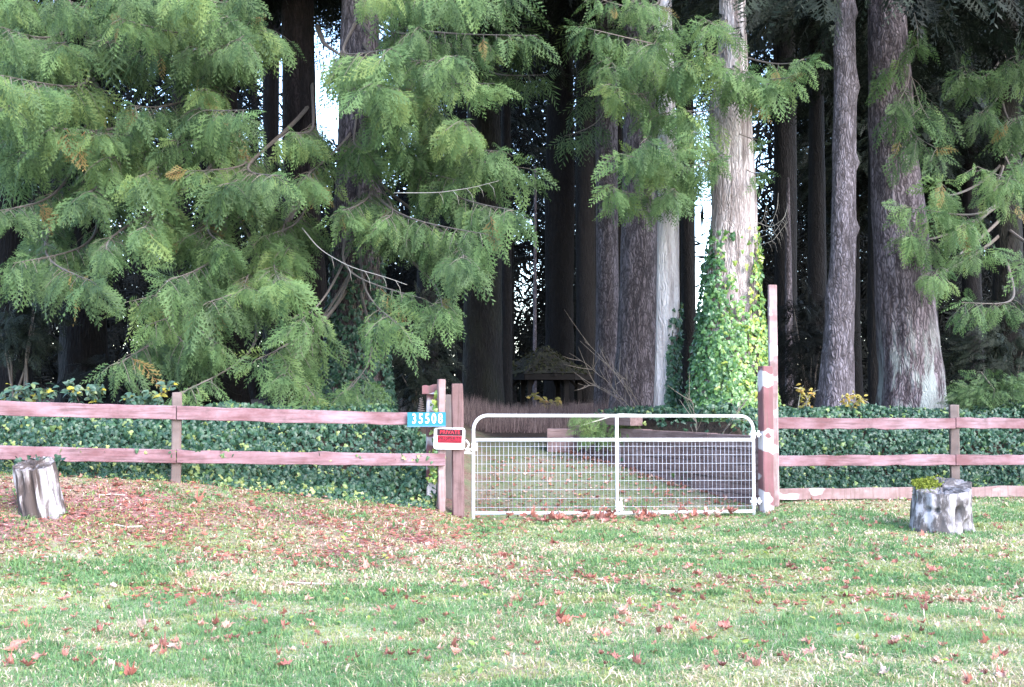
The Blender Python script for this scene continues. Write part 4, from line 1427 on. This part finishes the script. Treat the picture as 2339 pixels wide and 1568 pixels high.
aa, tt_ = rng.uniform(0, 2 * PI, k), np.sqrt(rng.random(k))
hexr = math.cos(PI / 6) / np.cos((aa % (PI / 3)) - PI / 6)
px_ = np.stack([rr * tt_ * hexr * np.cos(aa), rr * tt_ * hexr * np.sin(aa), za + (ze - za) * tt_ ** 1.12], -1)
m.inst(OVAL, px_, frames(rng.normal(0, 1, (k, 3)), np.array([0, 0, 1.0]) + rng.normal(0, 0.4, (k, 3))), rng.uniform(0.08, 0.2, k), rng.random(k))
m.build('moss', M['moss'], roof, kind='stuff')
for a in range(6):
    m = MB()
    x, y = math.cos(a * PI / 3 + 0.0) * rr * 0.72, math.sin(a * PI / 3) * rr * 0.72
    m.box((x, y, ze / 2), (0.2, 0.2, ze))
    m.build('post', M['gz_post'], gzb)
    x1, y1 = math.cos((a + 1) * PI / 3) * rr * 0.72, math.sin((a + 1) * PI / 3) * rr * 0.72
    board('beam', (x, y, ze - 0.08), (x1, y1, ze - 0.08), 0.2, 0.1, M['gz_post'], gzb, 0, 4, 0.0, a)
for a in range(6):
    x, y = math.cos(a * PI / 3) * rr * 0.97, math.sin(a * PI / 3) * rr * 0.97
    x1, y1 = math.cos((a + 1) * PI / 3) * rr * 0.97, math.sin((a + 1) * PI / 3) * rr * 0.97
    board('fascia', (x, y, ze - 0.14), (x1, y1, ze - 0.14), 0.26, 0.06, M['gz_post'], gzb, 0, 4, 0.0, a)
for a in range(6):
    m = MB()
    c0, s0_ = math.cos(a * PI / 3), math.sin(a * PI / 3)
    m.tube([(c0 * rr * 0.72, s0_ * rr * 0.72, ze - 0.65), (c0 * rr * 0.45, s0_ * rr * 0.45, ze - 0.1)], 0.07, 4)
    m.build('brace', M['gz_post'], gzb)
m = MB(); m.tube([(0, 0, ze - 0.1), (0, 0, ze - 0.02)], rr * 0.9, 6); m.build('shade_disc', M['gz_post'], gzb)  # dark disc added under the roof to stand for the shade inside


# ------------------------------------------------------------------ stumps
def stump(name, px, py, Y, rb, rt, h, label, seed, tilt=(0, 0), holes=(), moss=None, cut=0.0, mat='stump'):
    b = at(px, py, Y)
    z = float(ground_z(b[0], Y))
    e = empty(name, (b[0], Y, z - 0.05), 0, label, 'stump')
    n, k = 64, 26
    an = np.arange(n) * 2 * PI / n
    V, tip = [], []
    r = np.random.default_rng(seed)
    for i in range(k):
        t = i / (k - 1)
        for a in an:
            fl = fbm(np.array(a * 3.2), np.array(t * 1.2 + seed), seed, 3)
            fine = fbm(np.array(a * 9.5), np.array(t * 2.5 + seed), seed + 5, 2)
            rad = (rb * (1 - t) ** 1.0 + rt * t + 0.05 * (1 - t) ** 2 * (0.6 + 0.4 * math.cos(5 * a + seed))) * (0.84 + 0.22 * float(fl) + 0.15 * (float(fine) - 0.5))
            dark = float(np.clip((0.47 - fine) * 6, 0, 0.95)) * (0.5 + 0.5 * float(fl))
            for ha, ht, wa, wt, dp in holes:
                dd = ((a - ha + PI) % (2 * PI) - PI) / wa
                g = math.exp(-(dd ** 4) - ((t - ht) / wt) ** 4)
                rad -= dp * g
                dark = max(dark, g)
            x, y = rad * math.cos(a), rad * math.sin(a)
            zz = t * h + (tilt[0] * x + tilt[1] * y) * t + 0.02 * (float(fine) - 0.5) * (t > 0.97)
            V.append((x + cut * t, y, zz))
            tip.append(dark)
    m = MB()
    f = [(i * n + j, i * n + (j + 1) % n, (i + 1) * n + (j + 1) % n, (i + 1) * n + j) for i in range(k - 1) for j in range(n)]
    m.add(V, f, 0.5, tip)
    m.build('wood', M[mat], e, True)
    rim = np.array(V[-n:])
    c = rim.mean(0)
    m = MB()
    v = [c + (q - c) * s + np.array([0, 0, -0.025 * (1 - s) + (0.012 * r.normal() if s < 1 else 0)]) for s in (1, 0.7, 0.35) for q in rim] + [c - np.array([0, 0, 0.02])]
    f = [(i * n + j, i * n + (j + 1) % n, (i + 1) * n + (j + 1) % n, (i + 1) * n + j) for i in range(2) for j in range(n)]
    m.add(v, f, 0.5, 0.55)
    m.f3.append(np.array([(2 * n + j, 2 * n + (j + 1) % n, 3 * n) for j in range(n)]))
    m.build('cut_top', M[mat], e)
    if moss:
        mm = MB()
        q = 1800
        a = r.normal(moss[0], moss[1], q)
        s = np.sqrt(r.random(q)) * 1.02
        j = ((a % (2 * PI)) / (2 * PI) * n).astype(int) % n
        p = c + (rim[j] - c) * s[:, None] + np.stack([0 * s, 0 * s, r.uniform(0.0, 0.018, q)], -1)
        low = r.random(q) < 0.25
        p[low, 2] -= r.uniform(0, 0.12, low.sum())
        mm.inst(OVAL, p, frames(r.normal(0, 1, (q, 3)) + [0, 0, 0.6], r.normal(0, 1, (q, 3)) + [0, 0, 0.8]), r.uniform(0.012, 0.032, q), r.random(q))
        mm.build('moss', M['moss_bright'], e, kind='stuff')
    return e, c


sl_, slc = stump('tree_stump', 98, 1168, 11.8, 0.215, 0.205, 0.56, 'whitish split stump with dark grooves near the end of the long fence', 3, (0.02, 0.30),
                 [(-1.95, 0.75, 0.16, 0.25, 0.05), (-1.45, 0.5, 0.12, 0.6, 0.055), (-1.05, 0.7, 0.1, 0.4, 0.05)], cut=-0.10)
sr_, src = stump('tree_stump', 2148, 1212, 13.2, 0.345, 0.335, 0.56, 'short gray stump with bright moss on top and a dark knothole', 8, (0.10, 0.22),
                 [(-1.28, 0.48, 0.11, 0.2, 0.12), (-0.95, 0.2, 0.13, 0.16, 0.10), (-2.1, 0.62, 0.1, 0.06, 0.06), (-2.4, 0.64, 0.08, 0.05, 0.05)], moss=(2.6, 0.5), cut=0.03, mat='stump_grey')
# ivy trailing over the back of the pale stump
e_ = empty('ivy', sl_.location, 0, 'few ivy leaves lying over the top of the whitish stump', 'ivy')
m = MB()
q = slc + np.stack([rng.normal(0.03, 0.1, 45), rng.uniform(0.12, 0.26, 45), rng.uniform(-0.02, 0.07, 45)], -1)
ivy_inst(m, q, np.tile([0, -0.3, 1.0], (45, 1)), rng.uniform(0.04, 0.08, 45), rng.uniform(0.2, 0.6, 45))
m.build('foliage', M['ivy'], e_, kind='stuff')

# ------------------------------------------------------------------ undergrowth
def bramble(px, py, Y, label, tips, seed, nleaf=9, mat='bramble', cane='wood', size=(0.07, 0.12), cat='bramble', name='bramble'):
    b = at(px, py, Y)
    z = float(ground_z(b[0], Y))
    e = empty(name, (b[0], Y, z), 0, label, cat)
    r = np.random.default_rng(seed)
    o0 = np.array([b[0], Y, z])
    meshes = []
    for q in range(4):
        mm = MB(); mm.inst(OVAL, np.zeros((1, 3)), np.eye(3)[None], np.ones(1), np.array([(0.2, 0.5, 0.75, 0.95)[q]])); meshes.append(mm.mesh('leaf', M[mat]))
    for tp in tips:
        T = at(*tp) - o0
        t = np.linspace(0, 1, 12)[:, None]
        S = np.array([r.uniform(-0.2, 0.2), r.uniform(0, 0.2), 0])
        Q = S * (1 - t) + T * t + np.array([0, 0, 0.35 * np.linalg.norm(T[:2] - S[:2]) + 0.1]) * np.sin(PI * t) * 0.6
        m = MB(); m.tube(Q, np.linspace(0.008, 0.003, 12), 5); m.build('cane', M[cane], e)
        for k in range(nleaf):
            u = 0.35 + 0.65 * k / nleaf
            i = int(u * 11)
            for w in range(3 if mat == 'bramble' else 2):
                o = link('leaf', meshes[r.choice(4, p=(0.4, 0.35, 0.15, 0.10))], e)
                d = np.array([[r.normal(0, 0.8), r.normal(-0.2, 0.5), r.normal(-0.1, 0.35)]])
                F = frames(d, np.array([[0, -0.7, 0.8]]) + r.normal(0, 0.35, (1, 3)))[0] * r.uniform(*size)
                p = Q[i] + r.normal(0, 0.03, 3)
                o.matrix_local = Matrix([[*F[0], p[0]], [*F[1], p[1]], [*F[2], p[2]], [0, 0, 0, 1]])
    return e


bramble(75, 920, 14.6, 'arching bramble with blue-green leaves above the far end of the long rail', [(20, 890, 14.2), (60, 878, 14.3), (110, 888, 14.3), (130, 905, 14.1), (5, 905, 14.2)], 1)
bramble(190, 925, 15.2, 'bramble with some yellowed leaves below the shadowed cedar', [(165, 870, 14.8), (210, 892, 14.7), (150, 890, 14.8), (235, 880, 14.9)], 2)
bramble(330, 930, 14.8, 'low bramble against the rail beside the bare fence post', [(290, 905, 14.5), (340, 895, 14.5), (370, 915, 14.4), (300, 915, 14.4), (400, 880, 14.6)], 3)
for px, Y, tips, lab, sd_ in ((1850, 17.6, [(1815, 885, 17.4), (1835, 880, 17.4), (1860, 900, 17.3), (1870, 890, 17.5)], 'yellow-leaved weed between the tall post and the knobbly trunk', 5),
                              (1945, 17.8, [(1925, 905, 17.5), (1945, 900, 17.5), (1965, 910, 17.4), (1985, 920, 17.4), (1935, 925, 17.4)], 'yellow-leaved weed in front of the knobbly trunk', 6),
                              (1265, 30.0, [(1240, 915, 30), (1262, 918, 30), (1280, 912, 30), (1200, 905, 30)], 'small yellow-green weed in front of the gazebo', 7)):
    bramble(px, 935, Y, lab, tips, sd_, 7, 'yellow', 'twig', (0.05, 0.09) if Y < 25 else (0.12, 0.18), 'weed', 'weed')


def bare_shrub(px, py, Y, label, tips, seed):
    b = at(px, py, Y)
    z = float(ground_z(b[0], Y))
    e = empty('bare_shrub', (b[0], Y, z), 0, label, 'shrub')
    r = np.random.default_rng(seed)
    o0 = np.array([b[0], Y, z])
    for tp in tips:
        T = at(*tp) - o0
        t = np.linspace(0, 1, 14)[:, None]
        Q = T * t + np.array([0, 0, 0.25 * np.linalg.norm(T)]) * np.sin(PI * t) * r.uniform(0.2, 0.8) + 0.02 * np.cumsum(r.normal(0, 1, (14, 3)), 0) * t
        m = MB()
        m.tube(Q, np.linspace(0.008, 0.0025, 14), 5)
        for k in range(9):
            i = r.integers(4, 13)
            d = unit(Q[i] - Q[i - 1]) + r.normal(0, 0.55, 3)
            ln = r.uniform(0.15, 0.5)
            S = np.array([Q[i] + d * ln * s + np.array([0, 0, 0.06 * s * s]) for s in (0, 0.35, 0.7, 1)])
            m.tube(S, [0.006, 0.005, 0.004, 0.002], 4, cap=False)
        m.build('branch', M['dry_twig'], e)


bare_shrub(1480, 925, 20.5, 'leafless twiggy shrub spreading in front of the broad brown fir',
           [(1330, 765, 20.2), (1300, 820, 20), (1310, 870, 20), (1420, 850, 19.8)], 2)
bare_shrub(1600, 920, 17.0, 'few bare stems poking out of the ivy below the pale cedars', [(1572, 890, 16.8), (1690, 925, 16.3)], 9)


def shrub(name, label, cpx, cpy, Y, rx, ry, rz_, n, mat, bright, seed, size=0.36, tp=FRONDS):
    b = at(cpx, 940, Y)
    z = float(ground_z(b[0], Y))
    c = at(cpx, cpy, Y)
    e = empty(name, (b[0], Y, z), 0, label, 'shrub')
    r = np.random.default_rng(seed)
    d = unit(r.normal(0, 1, (n, 3)))
    rad = r.random(n) ** 0.4
    p = d * rad[:, None] * np.array([rx, ry, rz_]) + c - np.array([b[0], Y, z])
    k = p[:, 2] > 0.02
    p, d = p[k], d[k]
    m = MB()
    dr_ = d * np.array([0.8, 0.8, 0.3]) + np.array([0, 0, -0.35]) + r.normal(0, 0.3, d.shape)
    R = frames(dr_, np.array([0, -0.6, 0.7]) + r.normal(0, 0.4, d.shape))
    w = r.integers(0, len(tp), len(p))
    for q in range(len(tp)):
        s = w == q
        m.inst(tp[q], p[s], R[s], size * r.uniform(0.6, 1.25, s.sum()), np.clip(bright + r.normal(0, 0.15, s.sum()), 0, 0.9))
    m.build('foliage', M[mat], e, kind='stuff')
    m = MB()
    for k in range(5):
        t_ = c - np.array([b[0], Y, z]) + r.normal(0, 0.4, 3) * [rx, ry, rz_]
        m.tube([(0.1 * k - 0.2, 0, -0.1), t_ * 0.5 + [0, 0, 0.1], t_], [0.03, 0.02, 0.008], 5)
    m.build('stem', M['wood'], e)


shrub('conifer_shrub', 'dense dark green young cedar shrub beside the massive fir', 2310, 810, 22.0, 1.2, 0.9, 1.2, 800, 'cedar_shaded', 0.8, 3)
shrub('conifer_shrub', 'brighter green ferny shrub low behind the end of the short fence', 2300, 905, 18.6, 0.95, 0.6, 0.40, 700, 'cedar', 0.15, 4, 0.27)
shrub('conifer_shrub', 'dim dark shrub behind the tall pinkish post', 1850, 800, 23.5, 0.8, 0.8, 1.3, 500, 'deep_shade_leaf', 0.9, 5)
shrub('conifer_shrub', 'dim grey-green shrub in the shade left of the old ivy cedar', 330, 870, 21.0, 1.6, 0.8, 0.5, 420, 'deep_shade_leaf', 0.9, 6)
shrub('conifer_shrub', 'dark tangled shrub beside the old ivy cedar and the post', 955, 830, 23.0, 0.75, 0.8, 1.5, 620, 'cedar_shaded', 0.5, 7)
shrub('conifer_shrub', 'dark drooping young cedar behind the far end of the long fence', 40, 720, 20.5, 0.7, 0.7, 0.9, 330, 'cedar_shaded', 0.8, 8)

# cut cedar bough lying over the wall
bz_ = empty('cedar_bough', at(1385, 962, 18.6), 0, 'yellowing cedar bough lying over the end of the timber wall', 'branch')
m = MB()
q = np.stack([rng.uniform(-0.45, 0.6, 60), rng.uniform(-0.3, 0.2, 60), rng.uniform(-0.22, 0.12, 60)], -1)
R = frames(np.stack([rng.normal(-0.2, 0.5, 60), rng.normal(-0.4, 0.2, 60), rng.uniform(-1, -0.1, 60)], -1), np.tile([0, -0.7, 0.7], (60, 1)) + rng.normal(0, 0.3, (60, 3)))
m.inst(FRONDS[0], q, R, rng.uniform(0.2, 0.35, 60), rng.uniform(0.5, 0.97, 60))
m.build('foliage', M['cedar'], bz_, kind='stuff')
m = MB(); m.tube([(0.7, 0.1, 0.1), (0.2, -0.1, 0.12), (-0.4, -0.3, -0.05)], [0.02, 0.015, 0.006], 5); m.build('stem', M['twig'], bz_)

# ------------------------------------------------------------------ grass, litter, fallen leaves
def straw_share(x, y):
    a = 0.6 * fbm(x * 0.55, y * 0.9, 61, 3) + 0.4 * fbm(x * 2.2, y * 3.4, 62, 2)
    b = smooth(0.9, 0.0, abs(y - 9.2 - 0.05 * x)) * 0.22 * smooth(2.5, -1, x)
    c = smooth(7.2, 5.8, y) * 0.34 + smooth(1.5, 4.5, x) * smooth(10.5, 8.5, y) * 0.15
    return np.clip((a - 0.44) * 3.6 + b + c, 0, 1)


def grass():
    r = np.random.default_rng(77)
    n = 430000
    # density follows the visible size on the ground
    y = 5.2 + (16.2 - 5.2) * r.random(n) ** 1.35
    x = (r.random(n) - 0.5) * (y * 0.93 + 5.0)
    nt_ = 1100
    ty = 5.3 + 10 * r.random(nt_) ** 1.4
    tx = (r.random(nt_) - 0.5) * (ty * 0.93 + 0.6)
    x[:nt_ * 18] = np.repeat(tx, 18) + r.normal(0, 0.028, nt_ * 18)
    y[:nt_ * 18] = np.repeat(ty, 18) + r.normal(0, 0.028, nt_ * 18)
    tall = np.ones(n)
    tall[:nt_ * 18] = np.repeat(r.uniform(1.3, 2.3, nt_), 18)
    u = y - fence_y(x)
    lit = litter_share(x, y)
    inside = (x > -0.4) & (x < 3.4)
    patch = fbm(x * 1.7, y * 1.7, 71, 2)
    clump = smooth(0.46, 0.6, fbm(x * 2.6, y * 3.2, 73, 2))
    keep = ((u < 0.05) | inside & (u < 4)) & (r.random(n) > lit * 1.5 * (1 - 0.95 * clump)) & ((u < 0) | (r.random(n) < 0.22 + 0.4 * (patch > 0.5)))
    dw = WB - WA
    nv = np.array([dw[1], -dw[0]]) / np.linalg.norm(dw)
    keep &= ~(((x - WA[0]) * nv[0] + (y - WA[1]) * nv[1] > -0.12) & (u > 0))
    x, y, u, patch, tall = x[keep], y[keep], u[keep], patch[keep], tall[keep]
    n = len(x)
    st = straw_share(x, y) * smooth(0.1, -0.3, u)
    straw = r.random(n) < np.where(u > 0, 0.05, 0.04) + 0.52 * st
    moss = (fbm(x * 1.6, y * 2.2, 91) > 0.53 - 0.14 * (lit[keep] > 0.2)) & ~straw
    tint = np.where(straw, r.uniform(0.55, 1.0, n), np.where(moss, r.uniform(0.36, 0.6, n), np.clip(0.26 + 0.16 * (patch - 0.5) + r.normal(0, 0.1, n), 0, 0.42)))
    h = tall * r.uniform(0.025, 0.075, n) * (0.55 + 0.7 * fbm(x * 3.1, y * 3.1, 81)) * np.where(straw, 0.75, np.where(moss, 0.55, 0.9))
    a = r.uniform(0, 2 * PI, n)
    ln = r.uniform(0.3, 1.6, n) * np.where(straw, 1.7, 1)
    z = ground_z(x, y) - 0.004
    b = np.stack([x, y, z], -1)
    side = np.stack([np.cos(a + 1.57), np.sin(a + 1.57), 0 * a], -1) * (0.003 + 0.0025 * (y > 9) + 0.001 * straw)[:, None]
    out = np.stack([np.cos(a), np.sin(a), 0 * a], -1)
    mid = b + out * (h * ln * 0.35)[:, None] + np.stack([0 * h, 0 * h, h * 0.65], -1)
    tip = b + out * (h * ln)[:, None] + np.stack([0 * h, 0 * h, h * (1.05 - 0.35 * np.clip(ln, 0, 1.5))], -1)
    V = np.stack([b - side, b + side, mid + side * 0.8, mid - side * 0.8, tip], 1).reshape(-1, 3)
    k = np.arange(n) * 5
    m = MB()
    m.add(V, np.stack([k, k + 1, k + 2, k + 3], -1), np.repeat(tint, 5), np.tile([0, 0, .5, .5, 1], n))
    m.f3.append(np.stack([k + 3, k + 2, k + 4], -1))
    m.build('grass', M['grass'], kind='stuff')
    # needle litter
    n = 85000
    y = 7.5 + 9 * r.random(n)
    x = (r.random(n) - 0.5) * (y * 0.93 + 5.0)
    lit = litter_share(x, y)
    keep = (r.random(n) < lit * 1.6 + 0.02) & (y < fence_y(x) + 3.5) & ((y < fence_y(x) + 0.1) | (x > -0.5) & (x < 3.0))
    x, y = x[keep], y[keep]
    n = len(x)
    p = np.stack([x, y, ground_z(x, y) + 0.008 + 0.015 * r.random(n)], -1)
    d = np.stack([r.normal(0, 1, n), r.normal(0, 1, n), r.normal(0, 0.12, n)], -1)
    m = MB()
    tpl = (np.array([(-0.12, 0, 0), (0.12, 0, 0.03), (0.16, 0.6, 0.0), (-0.10, 0.55, 0.06), (0.0, 1.0, 0)]), np.array([(0, 1, 2), (0, 2, 3), (3, 2, 4)]), np.full(5, .5))
    m.inst(tpl, p, frames(d, np.array([0, 0, 1.0]) + r.normal(0, 0.25, (n, 3))), r.uniform(0.025, 0.085, n), np.clip(r.normal(0.5, 0.25, n), 0, 1))
    m.build('needle_litter', M['needle'], kind='stuff')
    # clover and small broad leaves in clumps
    n = 22000
    y = 6.5 + 10.5 * r.random(n)
    x = (r.random(n) - 0.5) * (y * 0.93 + 5.0)
    c = fbm(x * 3.0, y * 3.6, 131, 3)
    bed = np.clip(litter_share(x, y) * 2.0, 0, 1)
    keep = (c > 0.55 - 0.03 * bed) & (r.random(n) < 0.25 + 0.75 * bed) & ((y < fence_y(x) - 0.02) | (x > -0.4) & (x < 2.6) & (y < 18.5) & ~right_of_wall(x, y))
    x, y = x[keep], y[keep]
    n = len(x)
    p = np.stack([x, y, ground_z(x, y) + 0.01 + 0.035 * r.random(n)], -1)
    d = np.stack([r.normal(0, 1, n), r.normal(0, 1, n), r.normal(0.2, 0.35, n)], -1)
    m = MB()
    m.inst(OVAL, p, frames(d, np.array([0, -0.3, 1.0]) + r.normal(0, 0.4, (n, 3))), r.uniform(0.02, 0.055, n), np.clip(r.normal(0.42, 0.25, n), 0, 0.95))
    m.build('clover', M['clover'], kind='stuff')


grass()


def dry_grass():
    r = np.random.default_rng(8)
    n = 9000
    y = r.uniform(23.5, 30, n)
    x = r.uniform(-1.4, 2.6, n) * y / 25
    z = ground_z(x, y)
    h = r.uniform(0.12, 0.46, n) * (0.45 + 1.1 * fbm(x * 1.6, y * 0.7, 55))
    a = r.uniform(0, 2 * PI, n)
    side = np.stack([np.full(n, 0.006), 0 * a, 0 * a], -1) * r.uniform(0.6, 1.5, n)[:, None]
    b = np.stack([x, y, z], -1)
    tip = b + np.stack([0.18 * np.cos(a) * h, 0.18 * np.sin(a) * h, h], -1)
    V = np.stack([b - side, b + side, tip], 1).reshape(-1, 3)
    k = np.arange(n) * 3
    m = MB()
    m.add(V, np.stack([k, k + 1, k + 2], -1), np.repeat(r.random(n), 3))
    m.build('dry_grass', M['dry'], kind='stuff')


dry_grass()

MAPLES = [leaf_maple(c, s) for s, c in enumerate((0.5, 1.0, 1.6, 2.2, 1.3, 0.8))]
MAPLE_ME = []
for t_ in MAPLES:
    m = MB()
    m.inst(t_, np.zeros((1, 3)), np.eye(3)[None], np.ones(1), np.array([0.5]))
    MAPLE_ME.append(m.mesh('maple_leaf', M['maple'], False))


def drop_leaf(px, py, s, label, group, r, y=None, x=None, lift=0.012, k=None):
    if x is None:
        d = at(px, py, 10.0) - np.array([0, 0, CAM_H])
        t = np.linspace(0.4, 2.4, 400)
        P = np.array([0, 0, CAM_H]) + d * t[:, None]
        below = P[:, 2] < ground_z(P[:, 0], P[:, 1])
        if not below.any():
            return
        x, y = P[np.argmax(below), :2]
    k = int(r.integers(0, 6)) if k is None else k
    o = link('maple_leaf', MAPLE_ME[k], None, label=label, cat='leaf', group=group)
    o.location = (x, y, float(ground_z(x, y)) + lift)
    o.rotation_euler = (r.normal(0, 0.3), r.normal(0, 0.3), r.uniform(0, 2 * PI))
    s *= 0.68
    o.scale = (s, s * r.uniform(0.7, 1.0), s)
    return o


SHAPE = ('flat', 'slightly curled', 'curled', 'tightly rolled', 'curled', 'crinkled')
def leaf_words(k, place, group):
    return f'{SHAPE[k]} reddish brown maple leaf {place}', group + f', {SHAPE[k]} ones'


r_ = np.random.default_rng(31)
# the drift of leaves along the foot of the gate
dirg = np.array([gd[0], gd[1]]) / gl
for i in range(118):
    u = np.clip(r_.beta(1.5, 1.4), 0, 1) * (gl - 0.5) + 0.28
    off = abs(r_.normal(0, 0.2)) - 0.03
    if 1.6 < u < 2.9:
        off *= 1.2
    c2 = GA[:2] + dirg * u + np.array([dirg[1], -dirg[0]]) * off
    k = int(r_.integers(0, 6))
    lab, grp = leaf_words(k, 'in the leaf drift along the foot of the gate', 'leaves drifted along the foot of the gate')
    drop_leaf(0, 0, r_.uniform(0.11, 0.21), lab, grp, r_, c2[1], c2[0], 0.01 + max(0, 0.10 - off * 0.3) * r_.random(), k)
BIG = [(40, 1490, 0.2), (90, 1512, 0.17), (225, 1450, 0.17), (325, 1442, 0.16), (520, 1440, 0.16), (480, 1452, 0.14), (650, 1530, 0.17), (1265, 1245, 0.2), (1150, 1275, 0.16), (835, 1305, 0.18), (880, 1370, 0.14),
       (1115, 1350, 0.15), (1330, 1315, 0.2), (1350, 1325, 0.17), (1290, 1432, 0.2), (1275, 1420, 0.16), (1420, 1408, 0.2), (1380, 1455, 0.15), (1545, 1360, 0.17), (1575, 1300, 0.17), (1590, 1318, 0.17), (1645, 1326, 0.15),
       (1805, 1300, 0.16), (1655, 1440, 0.17), (1620, 1470, 0.15), (2130, 1308, 0.18), (1990, 1362, 0.15), (2115, 1400, 0.14), (1040, 1500, 0.14), (520, 1320, 0.15), (410, 1292, 0.15), (700, 1290, 0.15), (1885, 1310, 0.15),
       (300, 1550, 0.15), (870, 1360, 0.14), (970, 1430, 0.14), (1850, 1500, 0.14), (2020, 1545, 0.15), (2290, 1500, 0.14), (1470, 1340, 0.13), (1160, 1395, 0.13), (60, 1530, 0.15)]
ZONE = [('on the grass left of the gate', 0, 1100), ('on the grass in front of the gate', 1100, 1740), ('on the grass before the mossy stump', 1740, 2400)]
for i, (px, py, s) in enumerate(BIG):
    k = i % 6
    place = [z for z, a, b in ZONE if a <= px < b][0]
    lab, grp = leaf_words(k, 'lying large ' + place, 'large leaves ' + place)
    drop_leaf(px, py, s, lab, grp, r_, k=k)
for i in range(118):
    if i % 5 == 0:
        cx_, cy_ = r_.uniform(-20, 2360), 1205 + 350 * r_.random() ** 1.1
    px, py = min(2390, cx_ + r_.normal(0, 38)), cy_ + r_.normal(0, 9)
    k = int(r_.integers(0, 6))
    place = [z for z, a, b in ZONE if a <= max(0, px) < b][0]
    lab, grp = leaf_words(k, 'lying small ' + place, 'small leaves ' + place)
    drop_leaf(px, py, r_.uniform(0.06, 0.13), lab, grp, r_, k=k)
o = drop_leaf(452, 1152, 0.24, 'large pale pinkish leaf curled up on the needle bed below the bare fence post', None, r_, k=3)
o = drop_leaf(440, 1160, 0.16, 'pale leaf beside the large pinkish one on the needle bed', None, r_, k=2)
o = drop_leaf(2072, 1128, 0.15, 'orange leaf leaning against the side of the mossy stump', None, r_, k=1)
# the rest, past counting: on the drive and the needle bed
m = MB()
n = 2200
x = np.concatenate([r_.uniform(-0.4, 2.9, n - 1550), r_.uniform(-6, 6, 1550)])
y = np.concatenate([fence_y(x[:n - 1550]) + r_.uniform(0.1, 4.2, n - 1550), r_.uniform(7, 15, 1550)])
wt = r_.random(170)
wx, wy = WA[0] + (WB - WA)[0] * wt - np.abs(r_.normal(0.16, 0.1, 170)), WA[1] + (WB - WA)[1] * wt - 0.1
x[:170], y[:170] = wx, wy
ok = (y < fence_y(x) - 0.1) | ~right_of_wall(x, y)
x, y = x[ok], y[ok]
n = len(x)
for q in range(6):
    s = np.arange(n) % 6 == q
    p = np.stack([x[s], y[s], ground_z(x[s], y[s]) + 0.012], -1)
    d = np.stack([r_.normal(0, 1, s.sum()), r_.normal(0, 1, s.sum()), r_.normal(0, 0.2, s.sum())], -1)
    m.inst(MAPLES[q], p, frames(d, np.array([0, 0, 1.0]) + r_.normal(0, 0.35, (s.sum(), 3))), r_.uniform(0.03, 0.075, s.sum()), r_.random(s.sum()))
m.build('leaf_litter', M['maple_stuff'], kind='stuff')

# fallen twigs
for i, (pts, lab) in enumerate(([[(220, 1135), (250, 1133), (285, 1134)], 'pale straight twig on the needle bed beside the whitish stump'],
                               [[(262, 1202), (290, 1208), (325, 1206)], 'thin pale curved twig on the needle bed below the long fence'],
                               [[(660, 1335), (720, 1338), (790, 1340)], 'thin reddish twig on the straw at the edge of the needle bed'])):
    m = MB()
    P = []
    for px, py in pts:
        d = at(px, py, 10.0) - np.array([0, 0, CAM_H])
        t = np.linspace(0.4, 2.4, 900)
        Q = np.array([0, 0, CAM_H]) + d * t[:, None]
        q = Q[np.argmax(Q[:, 2] < ground_z(Q[:, 0], Q[:, 1]))]
        P.append((q[0], q[1], q[2] + 0.02))
    m.tube(P, 0.008, 5)
    tag(m.build('twig', M['twig']), lab, 'twig')
